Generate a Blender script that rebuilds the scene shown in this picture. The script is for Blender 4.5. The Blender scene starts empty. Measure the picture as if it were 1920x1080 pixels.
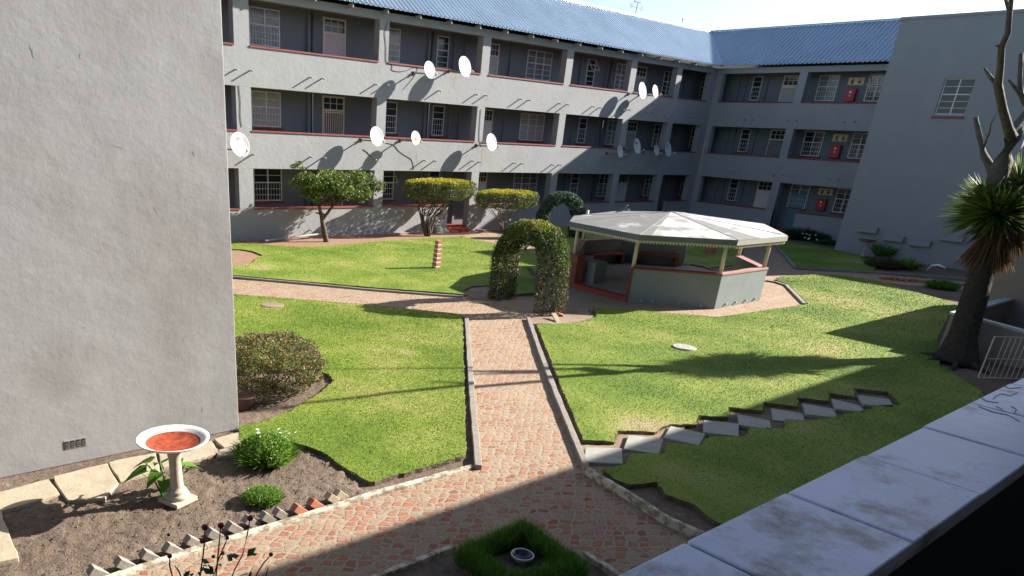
import bpy, bmesh, math, random
import numpy as np
from mathutils import Vector, Matrix
random.seed(7); rng = np.random.default_rng(11)
C = bpy.context.scene.collection
S = bpy.context.scene
# ------------------------------------------------------------------ camera
YAW, PIT, ROL, FPX, CX, CY, CAMZ = 0.678, 0.433, -0.056, 1369.068, 740.895, 876.915, 4.63
def _axes():
    f = Vector((math.sin(YAW)*math.cos(PIT), math.cos(YAW)*math.cos(PIT), -math.sin(PIT)))
    r = Vector((math.cos(YAW), -math.sin(YAW), 0)); d = f.cross(r)
    c, s = math.cos(ROL), math.sin(ROL)
    return f, c*r+s*d, -s*r+c*d
FW, RT, DN = _axes()
cam = bpy.data.cameras.new('camera'); co = bpy.data.objects.new('camera', cam); C.objects.link(co)
M = Matrix(((RT.x, -DN.x, -FW.x, 0), (RT.y, -DN.y, -FW.y, 0), (RT.z, -DN.z, -FW.z, CAMZ), (0, 0, 0, 1)))
co.matrix_world = M
cam.sensor_width = 36; cam.lens = FPX/1920*36
cam.shift_x = (960-CX)/1920; cam.shift_y = (CY-540)/1920
cam.clip_start = .05; cam.clip_end = 2000
S.camera = co
# ------------------------------------------------------------------ light
SUNV = Vector((1.94, -0.58, 1.0)).normalized()
elev = math.asin(SUNV.z); azim = math.atan2(SUNV.x, SUNV.y)
w = bpy.data.worlds.new('World'); S.world = w; w.use_nodes = True
nt = w.node_tree; nt.nodes.clear()
sky = nt.nodes.new('ShaderNodeTexSky'); sky.sky_type = 'NISHITA'; sky.sun_disc = False
sky.sun_elevation = elev; sky.sun_rotation = azim; sky.altitude = 1500; sky.air_density = 1.0; sky.dust_density = 4.0; sky.ozone_density = 1.0
bg = nt.nodes.new('ShaderNodeBackground'); bg.inputs[1].default_value = 0.062
wo = nt.nodes.new('ShaderNodeOutputWorld')
nt.links.new(sky.outputs[0], bg.inputs[0]); nt.links.new(bg.outputs[0], wo.inputs[0])
sl = bpy.data.lights.new('sun', 'SUN'); sl.energy = 5.0; sl.angle = math.radians(.5); sl.color = (1, .94, .86)
so = bpy.data.objects.new('sun', sl); C.objects.link(so)
so.rotation_euler = SUNV.to_track_quat('Z', 'Y').to_euler()
S.view_settings.view_transform = 'Standard'; S.view_settings.look = 'None'
S.view_settings.exposure = 1.7; S.view_settings.gamma = 1
S.render.engine = 'CYCLES'
# ------------------------------------------------------------------ picture point -> place on a real plane
def ray(px, py): return FW + RT*((px-CX)/FPX) + DN*((py-CY)/FPX)
CAM = Vector((0, 0, CAMZ))
def pl(px, py, ax, val):
    d = ray(px, py); return CAM + d*((val-CAM[ax])/d[ax])
def G(px, py, z=0.0): return pl(px, py, 2, z)
def onv(px, py, q):
    n = Vector((math.sin(YAW), math.cos(YAW), 0)); d = ray(px, py)
    return CAM + d*((Vector(q)-CAM).dot(n)/d.dot(n))
# ------------------------------------------------------------------ materials
def nn(t, k, **kw):
    n = t.nodes.new(k)
    for a, b in kw.items(): setattr(n, a, b)
    return n
def mat(name, col, rough=.8, metal=0, bump=(), var=.12, vscale=1.5, spec=.3, second=None, sscale=.7, sfac=(.45, .62), coat=0):
    """Principled with noise tint, optional second colour in patches and layered bump [(scale, strength, (sx,sy,sz))]"""
    m = bpy.data.materials.new(name); m.use_nodes = True; t = m.node_tree
    b = t.nodes['Principled BSDF']; b.inputs['Roughness'].default_value = rough; b.inputs['Metallic'].default_value = metal
    b.inputs['Specular IOR Level'].default_value = spec
    if coat: b.inputs['Coat Weight'].default_value = coat
    g = nn(t, 'ShaderNodeNewGeometry')
    n = nn(t, 'ShaderNodeTexNoise'); n.inputs['Scale'].default_value = vscale; n.inputs['Detail'].default_value = 8; n.inputs['Roughness'].default_value = .65
    t.links.new(g.outputs['Position'], n.inputs['Vector'])
    r = nn(t, 'ShaderNodeMapRange'); r.inputs[1].default_value = .3; r.inputs[2].default_value = .7; r.inputs[3].default_value = 1-var; r.inputs[4].default_value = 1+var
    t.links.new(n.outputs[0], r.inputs[0])
    base = nn(t, 'ShaderNodeRGB'); base.outputs[0].default_value = (*col, 1); src = base.outputs[0]
    if second:
        n2 = nn(t, 'ShaderNodeTexNoise'); n2.inputs['Scale'].default_value = sscale; n2.inputs['Detail'].default_value = 9; n2.inputs['Roughness'].default_value = .7
        t.links.new(g.outputs['Position'], n2.inputs['Vector'])
        r2 = nn(t, 'ShaderNodeMapRange'); r2.inputs[1].default_value = sfac[0]; r2.inputs[2].default_value = sfac[1]
        t.links.new(n2.outputs[0], r2.inputs[0])
        mx = nn(t, 'ShaderNodeMixRGB'); mx.inputs[2].default_value = (*second, 1)
        t.links.new(r2.outputs[0], mx.inputs[0]); t.links.new(src, mx.inputs[1]); src = mx.outputs[0]
    mm = nn(t, 'ShaderNodeVectorMath', operation='SCALE')
    t.links.new(src, mm.inputs[0]); t.links.new(r.outputs[0], mm.inputs['Scale']); t.links.new(mm.outputs[0], b.inputs['Base Color'])
    prev = None
    for sc, st, sv in bump:
        mp = nn(t, 'ShaderNodeMapping'); mp.inputs['Scale'].default_value = sv; t.links.new(g.outputs['Position'], mp.inputs[0])
        nb = nn(t, 'ShaderNodeTexNoise'); nb.inputs['Scale'].default_value = sc; nb.inputs['Detail'].default_value = 6; nb.inputs['Roughness'].default_value = .6
        t.links.new(mp.outputs[0], nb.inputs['Vector'])
        bp = nn(t, 'ShaderNodeBump'); bp.inputs['Strength'].default_value = 1; bp.inputs['Distance'].default_value = st
        t.links.new(nb.outputs[0], bp.inputs['Height'])
        if prev: t.links.new(prev, bp.inputs['Normal'])
        prev = bp.outputs[0]
    if prev: t.links.new(prev, b.inputs['Normal'])
    return m
LW = .075
def ramp(t, stops):
    r = nn(t, 'ShaderNodeValToRGB'); e = r.color_ramp.elements
    while len(e) < len(stops): e.new(.5)
    for k, (p, c) in enumerate(stops): e[k].position = p; e[k].color = (*c, 1)
    return r
def leafmat(name, stops, rough=.55, trans=.3, topcol=None, ztop=None, spec=.35):
    """leaf colour differs leaf by leaf; the clipped top of a hedge carries yellow new growth"""
    m = bpy.data.materials.new(name); m.use_nodes = True; t = m.node_tree; b = t.nodes['Principled BSDF']
    b.inputs['Roughness'].default_value = rough; b.inputs['Specular IOR Level'].default_value = spec
    g = nn(t, 'ShaderNodeNewGeometry'); r = ramp(t, stops)
    t.links.new(g.outputs['Random Per Island'], r.inputs[0]); src = r.outputs[0]
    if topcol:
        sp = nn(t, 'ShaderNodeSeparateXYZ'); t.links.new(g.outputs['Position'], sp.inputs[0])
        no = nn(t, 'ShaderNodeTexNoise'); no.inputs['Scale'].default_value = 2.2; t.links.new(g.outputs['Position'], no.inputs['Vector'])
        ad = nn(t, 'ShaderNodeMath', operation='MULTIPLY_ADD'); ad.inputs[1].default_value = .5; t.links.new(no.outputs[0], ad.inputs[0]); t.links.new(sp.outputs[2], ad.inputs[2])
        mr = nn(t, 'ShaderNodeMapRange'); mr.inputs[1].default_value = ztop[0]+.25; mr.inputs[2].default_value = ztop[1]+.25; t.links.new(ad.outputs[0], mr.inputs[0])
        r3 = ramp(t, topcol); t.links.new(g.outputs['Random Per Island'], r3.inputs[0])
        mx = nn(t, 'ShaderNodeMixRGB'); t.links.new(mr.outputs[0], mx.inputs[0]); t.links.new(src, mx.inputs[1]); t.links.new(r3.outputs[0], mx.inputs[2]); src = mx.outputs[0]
    t.links.new(src, b.inputs['Base Color'])
    tr = nn(t, 'ShaderNodeBsdfTranslucent'); t.links.new(src, tr.inputs[0])
    mx = nn(t, 'ShaderNodeMixShader'); mx.inputs[0].default_value = trans
    t.links.new(b.outputs[0], mx.inputs[1]); t.links.new(tr.outputs[0], mx.inputs[2])
    t.links.new(mx.outputs[0], t.nodes['Material Output'].inputs[0])
    return m
def grassmat(name, blade):
    m = bpy.data.materials.new(name); m.use_nodes = True; t = m.node_tree; b = t.nodes['Principled BSDF']
    b.inputs['Roughness'].default_value = .75; b.inputs['Specular IOR Level'].default_value = .15
    g = nn(t, 'ShaderNodeNewGeometry')
    n1 = nn(t, 'ShaderNodeTexNoise'); n1.inputs['Scale'].default_value = .42; n1.inputs['Detail'].default_value = 5; n1.inputs['Roughness'].default_value = .6
    n2 = nn(t, 'ShaderNodeTexNoise'); n2.inputs['Scale'].default_value = 9; n2.inputs['Detail'].default_value = 9; n2.inputs['Roughness'].default_value = .8
    for n in (n1, n2): t.links.new(g.outputs['Position'], n.inputs['Vector'])
    a = nn(t, 'ShaderNodeMath', operation='MULTIPLY_ADD'); a.inputs[1].default_value = .30; t.links.new(n2.outputs[0], a.inputs[0]); t.links.new(n1.outputs[0], a.inputs[2])
    src = a.outputs[0]
    if blade:
        a2 = nn(t, 'ShaderNodeMath', operation='MULTIPLY_ADD'); a2.inputs[1].default_value = .22; t.links.new(g.outputs['Random Per Island'], a2.inputs[0]); t.links.new(src, a2.inputs[2])
        a3 = nn(t, 'ShaderNodeMath', operation='SUBTRACT'); a3.inputs[1].default_value = .11; t.links.new(a2.outputs[0], a3.inputs[0]); src = a3.outputs[0]
    for px, py, rad_, am in ((1200,800,1.3,.22),(1230,880,1.6,.20),(1150,620,1.6,.10),(800,830,1.0,.16),(640,880,1.2,.13),(765,668,.45,.28),(740,690,1.0,.12),(650,575,2.0,.16),(560,540,2.4,.14),(480,500,1.6,.18),(1560,560,2.5,.14),(1700,600,2.2,.10),(1700,750,1.5,.06)):
        q = G(px, py); ds = nn(t, 'ShaderNodeVectorMath', operation='DISTANCE'); ds.inputs[1].default_value = (q.x, q.y, LW); t.links.new(g.outputs['Position'], ds.inputs[0])
        mr_ = nn(t, 'ShaderNodeMapRange', interpolation_type='SMOOTHSTEP'); mr_.inputs[1].default_value = 0; mr_.inputs[2].default_value = rad_; mr_.inputs[3].default_value = am; mr_.inputs[4].default_value = 0; t.links.new(ds.outputs['Value'], mr_.inputs[0])
        ad_ = nn(t, 'ShaderNodeMath', operation='ADD'); t.links.new(src, ad_.inputs[0]); t.links.new(mr_.outputs[0], ad_.inputs[1]); src = ad_.outputs[0]
    mr = nn(t, 'ShaderNodeMapRange'); mr.inputs[1].default_value = .38; mr.inputs[2].default_value = .99; t.links.new(src, mr.inputs[0])
    r = ramp(t, [(0, (.066, .125, .014)), (.3, (.125, .19, .024)), (.55, (.19, .24, .040)), (.78, (.28, .28, .085)), (1, (.34, .285, .15))])
    t.links.new(mr.outputs[0], r.inputs[0]); t.links.new(r.outputs[0], b.inputs['Base Color'])
    if not blade:
        bp = nn(t, 'ShaderNodeBump'); bp.inputs['Distance'].default_value = .014; n3 = nn(t, 'ShaderNodeTexNoise'); n3.inputs['Scale'].default_value = 45; n3.inputs['Detail'].default_value = 5
        t.links.new(g.outputs['Position'], n3.inputs['Vector']); t.links.new(n3.outputs[0], bp.inputs['Height']); t.links.new(bp.outputs[0], b.inputs['Normal'])
    return m
def pavemat():
    m = bpy.data.materials.new('crazy_brick_paving'); m.use_nodes = True; t = m.node_tree; b = t.nodes['Principled BSDF']
    b.inputs['Roughness'].default_value = .85; b.inputs['Specular IOR Level'].default_value = .25
    g = nn(t, 'ShaderNodeNewGeometry')
    wn = nn(t, 'ShaderNodeTexNoise'); wn.inputs['Scale'].default_value = 3.5; wn.inputs['Detail'].default_value = 3; t.links.new(g.outputs['Position'], wn.inputs['Vector'])
    wv = nn(t, 'ShaderNodeVectorMath', operation='MULTIPLY_ADD'); wv.inputs[1].default_value = (.09, .09, 0); t.links.new(wn.outputs['Color'], wv.inputs[0])
    t.links.new(g.outputs['Position'], wv.inputs[2])
    mp = nn(t, 'ShaderNodeMapping'); mp.inputs['Rotation'].default_value = (0, 0, .75); mp.inputs['Scale'].default_value = (6.0, 8.2, .01); t.links.new(wv.outputs[0], mp.inputs[0])
    ve = nn(t, 'ShaderNodeTexVoronoi', feature='DISTANCE_TO_EDGE', voronoi_dimensions='2D'); ve.inputs['Scale'].default_value = 1; ve.inputs['Randomness'].default_value = .62
    vc = nn(t, 'ShaderNodeTexVoronoi', feature='F1', voronoi_dimensions='2D'); vc.inputs['Scale'].default_value = 1; vc.inputs['Randomness'].default_value = .62
    t.links.new(mp.outputs[0], ve.inputs['Vector']); t.links.new(mp.outputs[0], vc.inputs['Vector'])
    fine = nn(t, 'ShaderNodeTexNoise'); fine.inputs['Scale'].default_value = 22; fine.inputs['Detail'].default_value = 8; fine.inputs['Roughness'].default_value = .75; t.links.new(g.outputs['Position'], fine.inputs['Vector'])
    ed = nn(t, 'ShaderNodeMath', operation='MULTIPLY_ADD'); ed.inputs[1].default_value = -.30; t.links.new(fine.outputs[0], ed.inputs[0]); t.links.new(ve.outputs[0], ed.inputs[2])
    me = nn(t, 'ShaderNodeMapRange'); me.inputs[1].default_value = -.02; me.inputs[2].default_value = .035; t.links.new(ed.outputs[0], me.inputs[0])
    sc = nn(t, 'ShaderNodeSeparateColor'); t.links.new(vc.outputs['Color'], sc.inputs[0])
    br = ramp(t, [(0, (.23, .085, .05)), (.25, (.36, .135, .08)), (.5, (.29, .135, .085)), (.68, (.38, .19, .12)), (.82, (.27, .20, .14)), (1, (.36, .15, .09))])
    t.links.new(sc.outputs[0], br.inputs[0])
    sel = nn(t, 'ShaderNodeMapRange'); sel.inputs[1].default_value = .45; sel.inputs[2].default_value = .72; sel.inputs[3].default_value = 1; sel.inputs[4].default_value = .22; t.links.new(sc.outputs[1], sel.inputs[0])
    me2 = nn(t, 'ShaderNodeMath', operation='MULTIPLY'); t.links.new(me.outputs[0], me2.inputs[0]); t.links.new(sel.outputs[0], me2.inputs[1])
    mo = nn(t, 'ShaderNodeRGB'); mo.outputs[0].default_value = (.30, .235, .165, 1)
    mx = nn(t, 'ShaderNodeMixRGB'); t.links.new(me2.outputs[0], mx.inputs[0]); t.links.new(mo.outputs[0], mx.inputs[1]); t.links.new(br.outputs[0], mx.inputs[2])
    # sand and cement washed over whole areas; the farther paths are sandier
    n2 = nn(t, 'ShaderNodeTexNoise'); n2.inputs['Scale'].default_value = 1.1; n2.inputs['Detail'].default_value = 9; n2.inputs['Roughness'].default_value = .72; t.links.new(g.outputs['Position'], n2.inputs['Vector'])
    sp = nn(t, 'ShaderNodeSeparateXYZ'); t.links.new(g.outputs['Position'], sp.inputs[0])
    far = nn(t, 'ShaderNodeMapRange'); far.inputs[1].default_value = 6.5; far.inputs[2].default_value = 8.5; far.inputs[3].default_value = 0; far.inputs[4].default_value = .13; t.links.new(sp.outputs[1], far.inputs[0])
    ad = nn(t, 'ShaderNodeMath', operation='ADD'); t.links.new(n2.outputs[0], ad.inputs[0]); t.links.new(far.outputs[0], ad.inputs[1])
    m2 = nn(t, 'ShaderNodeMapRange'); m2.inputs[1].default_value = .54; m2.inputs[2].default_value = .74; m2.inputs[4].default_value = .8; t.links.new(ad.outputs[0], m2.inputs[0])
    mx2 = nn(t, 'ShaderNodeMixRGB'); mx2.inputs[2].default_value = (.35, .26, .18, 1); t.links.new(m2.outputs[0], mx2.inputs[0]); t.links.new(mx.outputs[0], mx2.inputs[1])
    fr = nn(t, 'ShaderNodeMapRange'); fr.inputs[1].default_value = .3; fr.inputs[2].default_value = .7; fr.inputs[3].default_value = .72; fr.inputs[4].default_value = 1.22; t.links.new(fine.outputs[0], fr.inputs[0])
    vm = nn(t, 'ShaderNodeVectorMath', operation='SCALE'); t.links.new(mx2.outputs[0], vm.inputs[0]); t.links.new(fr.outputs[0], vm.inputs['Scale']); t.links.new(vm.outputs[0], b.inputs['Base Color'])
    hh = nn(t, 'ShaderNodeMath', operation='MULTIPLY_ADD'); hh.inputs[1].default_value = .45; t.links.new(fine.outputs[0], hh.inputs[0]); t.links.new(me2.outputs[0], hh.inputs[2])
    bp = nn(t, 'ShaderNodeBump'); bp.inputs['Distance'].default_value = .022; t.links.new(hh.outputs[0], bp.inputs['Height']); t.links.new(bp.outputs[0], b.inputs['Normal'])
    return m
MT = {}
P3 = (1, 1, 1)
MT['plaster'] = mat('grey_plaster', (.30, .305, .31), .85, bump=[(6, .01, P3), (60, .003, P3)], var=.06, vscale=.8, second=(.265, .265, .262), sscale=.45, sfac=(.5, .75))
MT['nearplaster'] = mat('rough_grey_plaster', (.272, .27, .268), .75, bump=[(1.1, .02, (1, 1, 1.4)), (4, .003, (1, 1, .8)), (16, .0018, (1.3, 1, .8)), (60, .0006, (1, 1, .5))], var=.07, vscale=.9, second=(.222, .213, .20), sscale=.35, sfac=(.47, .66))
MT['streak'] = mat('rust_run_on_plaster', (.315, .285, .245), .85, var=.12, vscale=3)
MT['inner'] = mat('corridor_wall', (.155, .175, .195), .8, var=.06, bump=[(8, .004, P3)])  # darker and bluer than the facade plaster
MT['shadeblock'] = mat('shade_toned_plaster', (.27, .28, .285), .85, var=.05, bump=[(5, .008, P3), (40, .002, P3)])  # grey plaster with the shade of these walls darkened into its base colour
MT['brown'] = mat('brown_plaster', (.25, .21, .18), .85, var=.06, bump=[(7, .006, P3)])
MT['redpaint'] = mat('red_stoep_paint', (.27, .045, .03), .5, var=.18, vscale=3)
MT['redrail'] = mat('red_coping_paint', (.25, .06, .052), .6, var=.2, vscale=3)
MT['white'] = mat('white_frame_paint', (.66, .65, .61), .5, var=.08)
MT['cream'] = mat('cream_paint', (.62, .57, .47), .5, var=.08)
MT['glass'] = mat('window_glass', (.018, .028, .042), .1, var=.5, vscale=.9, spec=.4)
MT['curtain'] = mat('curtained_glass', (.15, .165, .19), .2, var=.5, vscale=2.2, spec=.6, bump=[(14, .004, (5, 5, .2))])
MT['lace'] = mat('pale_curtain', (.36, .35, .35), .4, var=.15, vscale=6, bump=[(14, .006, (5, 5, .15))])
MT['pink'] = mat('pink_curtain', (.56, .44, .45), .5, var=.1, bump=[(14, .006, (5, 5, .15))])
MT['wood'] = mat('varnished_door', (.24, .12, .06), .5, var=.2, bump=[(10, .003, (6, 6, .4))])
MT['whitedoor'] = mat('white_door', (.62, .62, .60), .5, var=.06)
MT['bluedoor'] = mat('blue_grey_door', (.12, .19, .24), .5, var=.06)
MT['pipe'] = mat('dark_pipe', (.12, .12, .125), .6)
MT['spout'] = mat('spout_pipe', (.40, .38, .35), .7)
MT['rust'] = mat('rusty_steel', (.16, .07, .04), .8, var=.4, vscale=30)
MT['steel'] = mat('galvanised_steel', (.32, .32, .32), .45, metal=.5)
MT['dish'] = mat('dish_white', (.47, .48, .48), .5, var=.08, vscale=5)
MT['rustydish'] = mat('rust_stained_dish', (.58, .56, .50), .5, var=.05)
MT['ruststain'] = mat('orange_rust_stain', (.45, .20, .04), .9, var=.4, vscale=20)
MT['ink'] = mat('dark_lettering', (.02, .02, .025), .6)
MT['roof'] = mat('roof_sheet', (.40, .48, .56), .32, metal=.5, var=.1, vscale=.5, spec=.5)
MT['soil'] = mat('garden_soil', (.125, .09, .066), .95, var=.3, vscale=9, second=(.16, .12, .088), sscale=.6, bump=[(7, .04, P3), (35, .015, P3)])
MT['drysoil'] = mat('dry_sandy_soil', (.26, .19, .13), .95, var=.18, vscale=6, second=(.19, .13, .09), sscale=1.5, bump=[(14, .015, P3), (60, .006, P3)])
MT['redsoil'] = mat('reddish_bare_soil', (.26, .15, .095), .95, var=.2, vscale=5, second=(.24, .16, .11), sscale=.8, bump=[(12, .02, P3)])
MT['pave'] = pavemat()
MT['kerb'] = mat('kerb_concrete', (.23, .205, .175), .9, var=.2, vscale=7, bump=[(20, .008, P3)])
MT['whitekerb'] = mat('worn_white_kerb', (.50, .46, .36), .85, var=.18, vscale=10, second=(.22, .18, .13), sscale=6, sfac=(.46, .56), bump=[(18, .012, P3)])
MT['slab'] = mat('concrete_slab', (.31, .305, .265), .9, var=.12, vscale=6, bump=[(30, .004, P3)])
MT['sandslab'] = mat('sandstone_slab', (.36, .30, .215), .9, var=.14, vscale=4, bump=[(8, .01, P3), (40, .004, P3)])
MT['lawn'] = grassmat('lawn_turf', False); MT['blade'] = grassmat('grass_blade', True)
MT['gazwall'] = mat('gazebo_wall_paint', (.19, .225, .22), .75, var=.1, vscale=2, bump=[(12, .003, P3)])
MT['gazroof'] = mat('weathered_roof_felt', (.17, .168, .162), .8, var=.12, vscale=2.5, second=(.42, .42, .40), sscale=1.2, sfac=(.56, .66), bump=[(25, .004, P3)])
MT['gazroofwhite'] = mat('white_coated_roof_felt', (.20, .198, .19), .8, var=.12, vscale=2.5, second=(.42, .42, .41), sscale=1.3, sfac=(.38, .52), bump=[(25, .004, P3)])
MT['gazfascia'] = mat('fascia_grey', (.13, .145, .145), .6, var=.1)
MT['post'] = mat('post_cream', (.60, .55, .44), .7, var=.15, vscale=8)
MT['gazfloor'] = mat('worn_cement_floor', (.30, .265, .23), .8, var=.15, vscale=2, second=(.20, .21, .21), sscale=1.2)
MT['pinkcop'] = mat('faded_red_coping', (.34, .19, .175), .7, var=.15, vscale=3)
MT['benchred'] = mat('bench_red', (.22, .06, .04), .6, var=.2, vscale=4)
MT['coping'] = mat('painted_coping', (.72, .74, .88), .5, var=.10, vscale=3, second=(.27, .22, .21), sscale=4.2, sfac=(.52, .66), bump=[(12, .003, P3), (60, .001, P3)], spec=.5)
MT['dark'] = mat('dark_inner_shade', (.035, .035, .045), .8)  # near-black base colour carries the deep shade behind the near parapet
MT['lowcop'] = mat('white_wall_top', (.45, .46, .48), .7)
MT['brick'] = mat('red_brick', (.38, .15, .09), .85, var=.25, vscale=12, bump=[(40, .004, P3)])
MT['mortar'] = mat('white_mortar', (.62, .58, .50), .9)
MT['bark'] = mat('brown_bark', (.10, .072, .052), .9, var=.3, vscale=10, bump=[(30, .02, (1, 1, .25))])
MT['palebark'] = mat('pale_bark', (.23, .185, .14), .9, var=.3, vscale=12, bump=[(30, .015, (1, 1, .3))])
MT['deadwood'] = mat('grey_dead_wood', (.10, .088, .075), .85, var=.3, vscale=8, bump=[(25, .03, (1, 1, .3)), (6, .05, (1, 1, .6))])
MT['palmtrunk'] = mat('fibrous_trunk', (.058, .047, .036), .95, var=.35, vscale=14, bump=[(12, .05, (1, 1, 3)), (50, .03, P3), (5, .12, (1, 1, 2))])
MT['bathwhite'] = mat('white_bowl_paint', (.70, .69, .65), .5, var=.04, vscale=10)
MT['bathrust'] = mat('orange_bowl_paint', (.30, .052, .02), .75, var=.45, vscale=14, second=(.20, .035, .015), sscale=4, sfac=(.5, .6), bump=[(40, .003, P3)])
MT['bathcol'] = mat('sandstone_pedestal', (.42, .36, .28), .85, var=.16, vscale=12, bump=[(30, .004, P3)])
MT['terracotta'] = mat('dark_terracotta', (.10, .055, .045), .7)
MT['redbox'] = mat('hose_cabinet_red', (.42, .045, .045), .4)
MT['sign'] = mat('sign_cream', (.62, .55, .36), .5)
MT['signred'] = mat('sign_dark_red', (.20, .03, .02), .5)
MT['gate'] = mat('cream_gate_bars', (.56, .52, .42), .5)
MT['bird'] = mat('pigeon_feathers', (.14, .12, .12), .7, var=.3, vscale=20)
MT['cable'] = mat('black_cable', (.03, .03, .03), .6)
MT['petal'] = mat('white_petal', (.8, .8, .82), .6)
MT['rose'] = mat('dried_rose', (.20, .02, .03), .7)
MT['leafbright'] = leafmat('bright_green_leaf', [(0, (.03, .06, .014)), (.35, (.075, .125, .025)), (.7, (.15, .215, .045)), (1, (.26, .31, .08))])
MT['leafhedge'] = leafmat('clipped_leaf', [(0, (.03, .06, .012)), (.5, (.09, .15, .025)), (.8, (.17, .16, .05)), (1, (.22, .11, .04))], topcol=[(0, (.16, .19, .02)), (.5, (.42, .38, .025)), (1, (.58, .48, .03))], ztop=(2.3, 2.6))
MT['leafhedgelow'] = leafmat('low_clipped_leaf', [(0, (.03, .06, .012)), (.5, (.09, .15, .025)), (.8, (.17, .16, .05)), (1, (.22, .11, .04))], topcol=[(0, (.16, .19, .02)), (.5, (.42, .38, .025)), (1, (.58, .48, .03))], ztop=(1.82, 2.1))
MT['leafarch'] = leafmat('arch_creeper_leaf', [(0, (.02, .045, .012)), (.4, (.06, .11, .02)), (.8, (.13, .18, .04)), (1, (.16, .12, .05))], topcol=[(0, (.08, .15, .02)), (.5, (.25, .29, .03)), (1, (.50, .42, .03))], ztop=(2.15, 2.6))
MT['leafdark'] = leafmat('dark_ivy_leaf', [(0, (.015, .04, .02)), (.5, (.045, .095, .045)), (1, (.10, .17, .08))])
MT['leafdry'] = leafmat('dry_twiggy_leaf', [(0, (.04, .032, .02)), (.5, (.09, .07, .04)), (1, (.15, .12, .07))])
MT['leafshrub'] = leafmat('orange_tipped_leaf', [(0, (.035, .06, .02)), (.4, (.10, .13, .045)), (.7, (.20, .20, .09)), (.88, (.30, .17, .07)), (1, (.45, .17, .04))])
MT['leafclump'] = leafmat('fresh_clump_leaf', [(0, (.05, .12, .015)), (.5, (.13, .26, .03)), (1, (.26, .38, .06))])
MT['leafmondo'] = leafmat('dark_grassy_leaf', [(0, (.04, .11, .015)), (.6, (.10, .24, .03)), (1, (.18, .34, .06))])
MT['leafbrown'] = leafmat('brown_green_leaf', [(0, (.06, .05, .03)), (.6, (.13, .10, .05)), (1, (.20, .16, .08))])
MT['frond'] = leafmat('spiky_frond', [(0, (.04, .09, .015)), (.5, (.11, .19, .04)), (.85, (.30, .34, .08)), (1, (.45, .45, .2))], rough=.5, spec=.3)
MT['deadfrond'] = leafmat('dead_frond', [(0, (.06, .03, .015)), (.6, (.15, .08, .035)), (1, (.24, .14, .07))], trans=.15)
# ------------------------------------------------------------------ mesh helpers
class MB:
    def __init__(s): s.v = []; s.f = []; s.m = []
    def poly(s, vs, fs, m=0):
        o = len(s.v); s.v += [tuple(p) for p in vs]
        s.f += [tuple(i+o for i in f) for f in fs]; s.m += [m]*len(fs); return s
    def box(s, a, b, m=0, T=None):
        (x0, y0, z0), (x1, y1, z1) = a, b
        vs = [(x0, y0, z0), (x1, y0, z0), (x1, y1, z0), (x0, y1, z0), (x0, y0, z1), (x1, y0, z1), (x1, y1, z1), (x0, y1, z1)]
        if T: vs = [T(*p) for p in vs]
        return s.poly(vs, [(0, 3, 2, 1), (4, 5, 6, 7), (0, 1, 5, 4), (1, 2, 6, 5), (2, 3, 7, 6), (3, 0, 4, 7)], m)
    def prism(s, pts, z0, z1, m=0, side=None):
        n = len(pts); vs = [(p[0], p[1], z0) for p in pts]+[(p[0], p[1], z1) for p in pts]
        s.poly(vs, [tuple(range(n, 2*n))], m); o = len(s.v)-2*n
        for i in range(n):
            j = (i+1) % n; s.f.append((o+i, o+j, o+n+j, o+n+i)); s.m.append(m if side is None else side)
        s.f.append(tuple(o+i for i in reversed(range(n)))); s.m.append(m)
        return s
    def tube(s, path, rad, n=8, m=0):
        path = [Vector(p) for p in path]; k = len(path)
        if not hasattr(rad, '__len__'): rad = [rad]*k
        vs = []; up = Vector((.13, .21, 1)).normalized()
        for i, p in enumerate(path):
            d = (path[min(i+1, k-1)]-path[max(i-1, 0)]).normalized()
            a = d.cross(up) if abs(d.dot(up)) < .95 else d.cross(Vector((1, .1, 0)))
            a.normalize(); b = d.cross(a)
            for j in range(n):
                t = 2*math.pi*j/n; vs.append(p+(a*math.cos(t)+b*math.sin(t))*rad[i])
        fs = [(i*n+j, i*n+(j+1) % n, (i+1)*n+(j+1) % n, (i+1)*n+j) for i in range(k-1) for j in range(n)]
        fs += [tuple(range(n))[::-1], tuple((k-1)*n+j for j in range(n))]
        return s.poly(vs, fs, m)
    def lathe(s, prof, c, n=32, m=0, ms=None, sx=1, sy=1):
        vs = []; k = len(prof)
        for r, z in prof:
            for j in range(n):
                t = 2*math.pi*j/n; vs.append((c[0]+r*math.cos(t)*sx, c[1]+r*math.sin(t)*sy, c[2]+z))
        o = len(s.v); s.v += vs
        for i in range(k-1):
            for j in range(n):
                s.f.append((o+i*n+j, o+i*n+(j+1) % n, o+(i+1)*n+(j+1) % n, o+(i+1)*n+j)); s.m.append(ms[i] if ms else m)
        return s
    def build(s, name, mats, parent=None, smooth=False, fix=True, bevel=0):
        me = bpy.data.meshes.new(name); me.from_pydata(s.v, [], s.f)
        mats = mats if isinstance(mats, (list, tuple)) else [mats]
        for x in mats: me.materials.append(MT[x] if isinstance(x, str) else x)
        me.polygons.foreach_set('material_index', s.m)
        if fix:
            b = bmesh.new(); b.from_mesh(me); bmesh.ops.recalc_face_normals(b, faces=b.faces); b.to_mesh(me); b.free()
        if smooth: me.polygons.foreach_set('use_smooth', [True]*len(me.polygons))
        me.update(); o = bpy.data.objects.new(name, me); C.objects.link(o)
        if bevel:
            mo = o.modifiers.new('bevel', 'BEVEL'); mo.width = bevel; mo.segments = 2; mo.limit_method = 'ANGLE'
        if parent: o.parent = parent; o.matrix_parent_inverse = Matrix.Translation(-parent.location)
        return o
def tag(o, label, cat=None, group=None, kind=None):
    if label: o['label'] = label
    if cat: o['category'] = cat
    if group: o['group'] = group
    if kind: o['kind'] = kind
    return o
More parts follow.
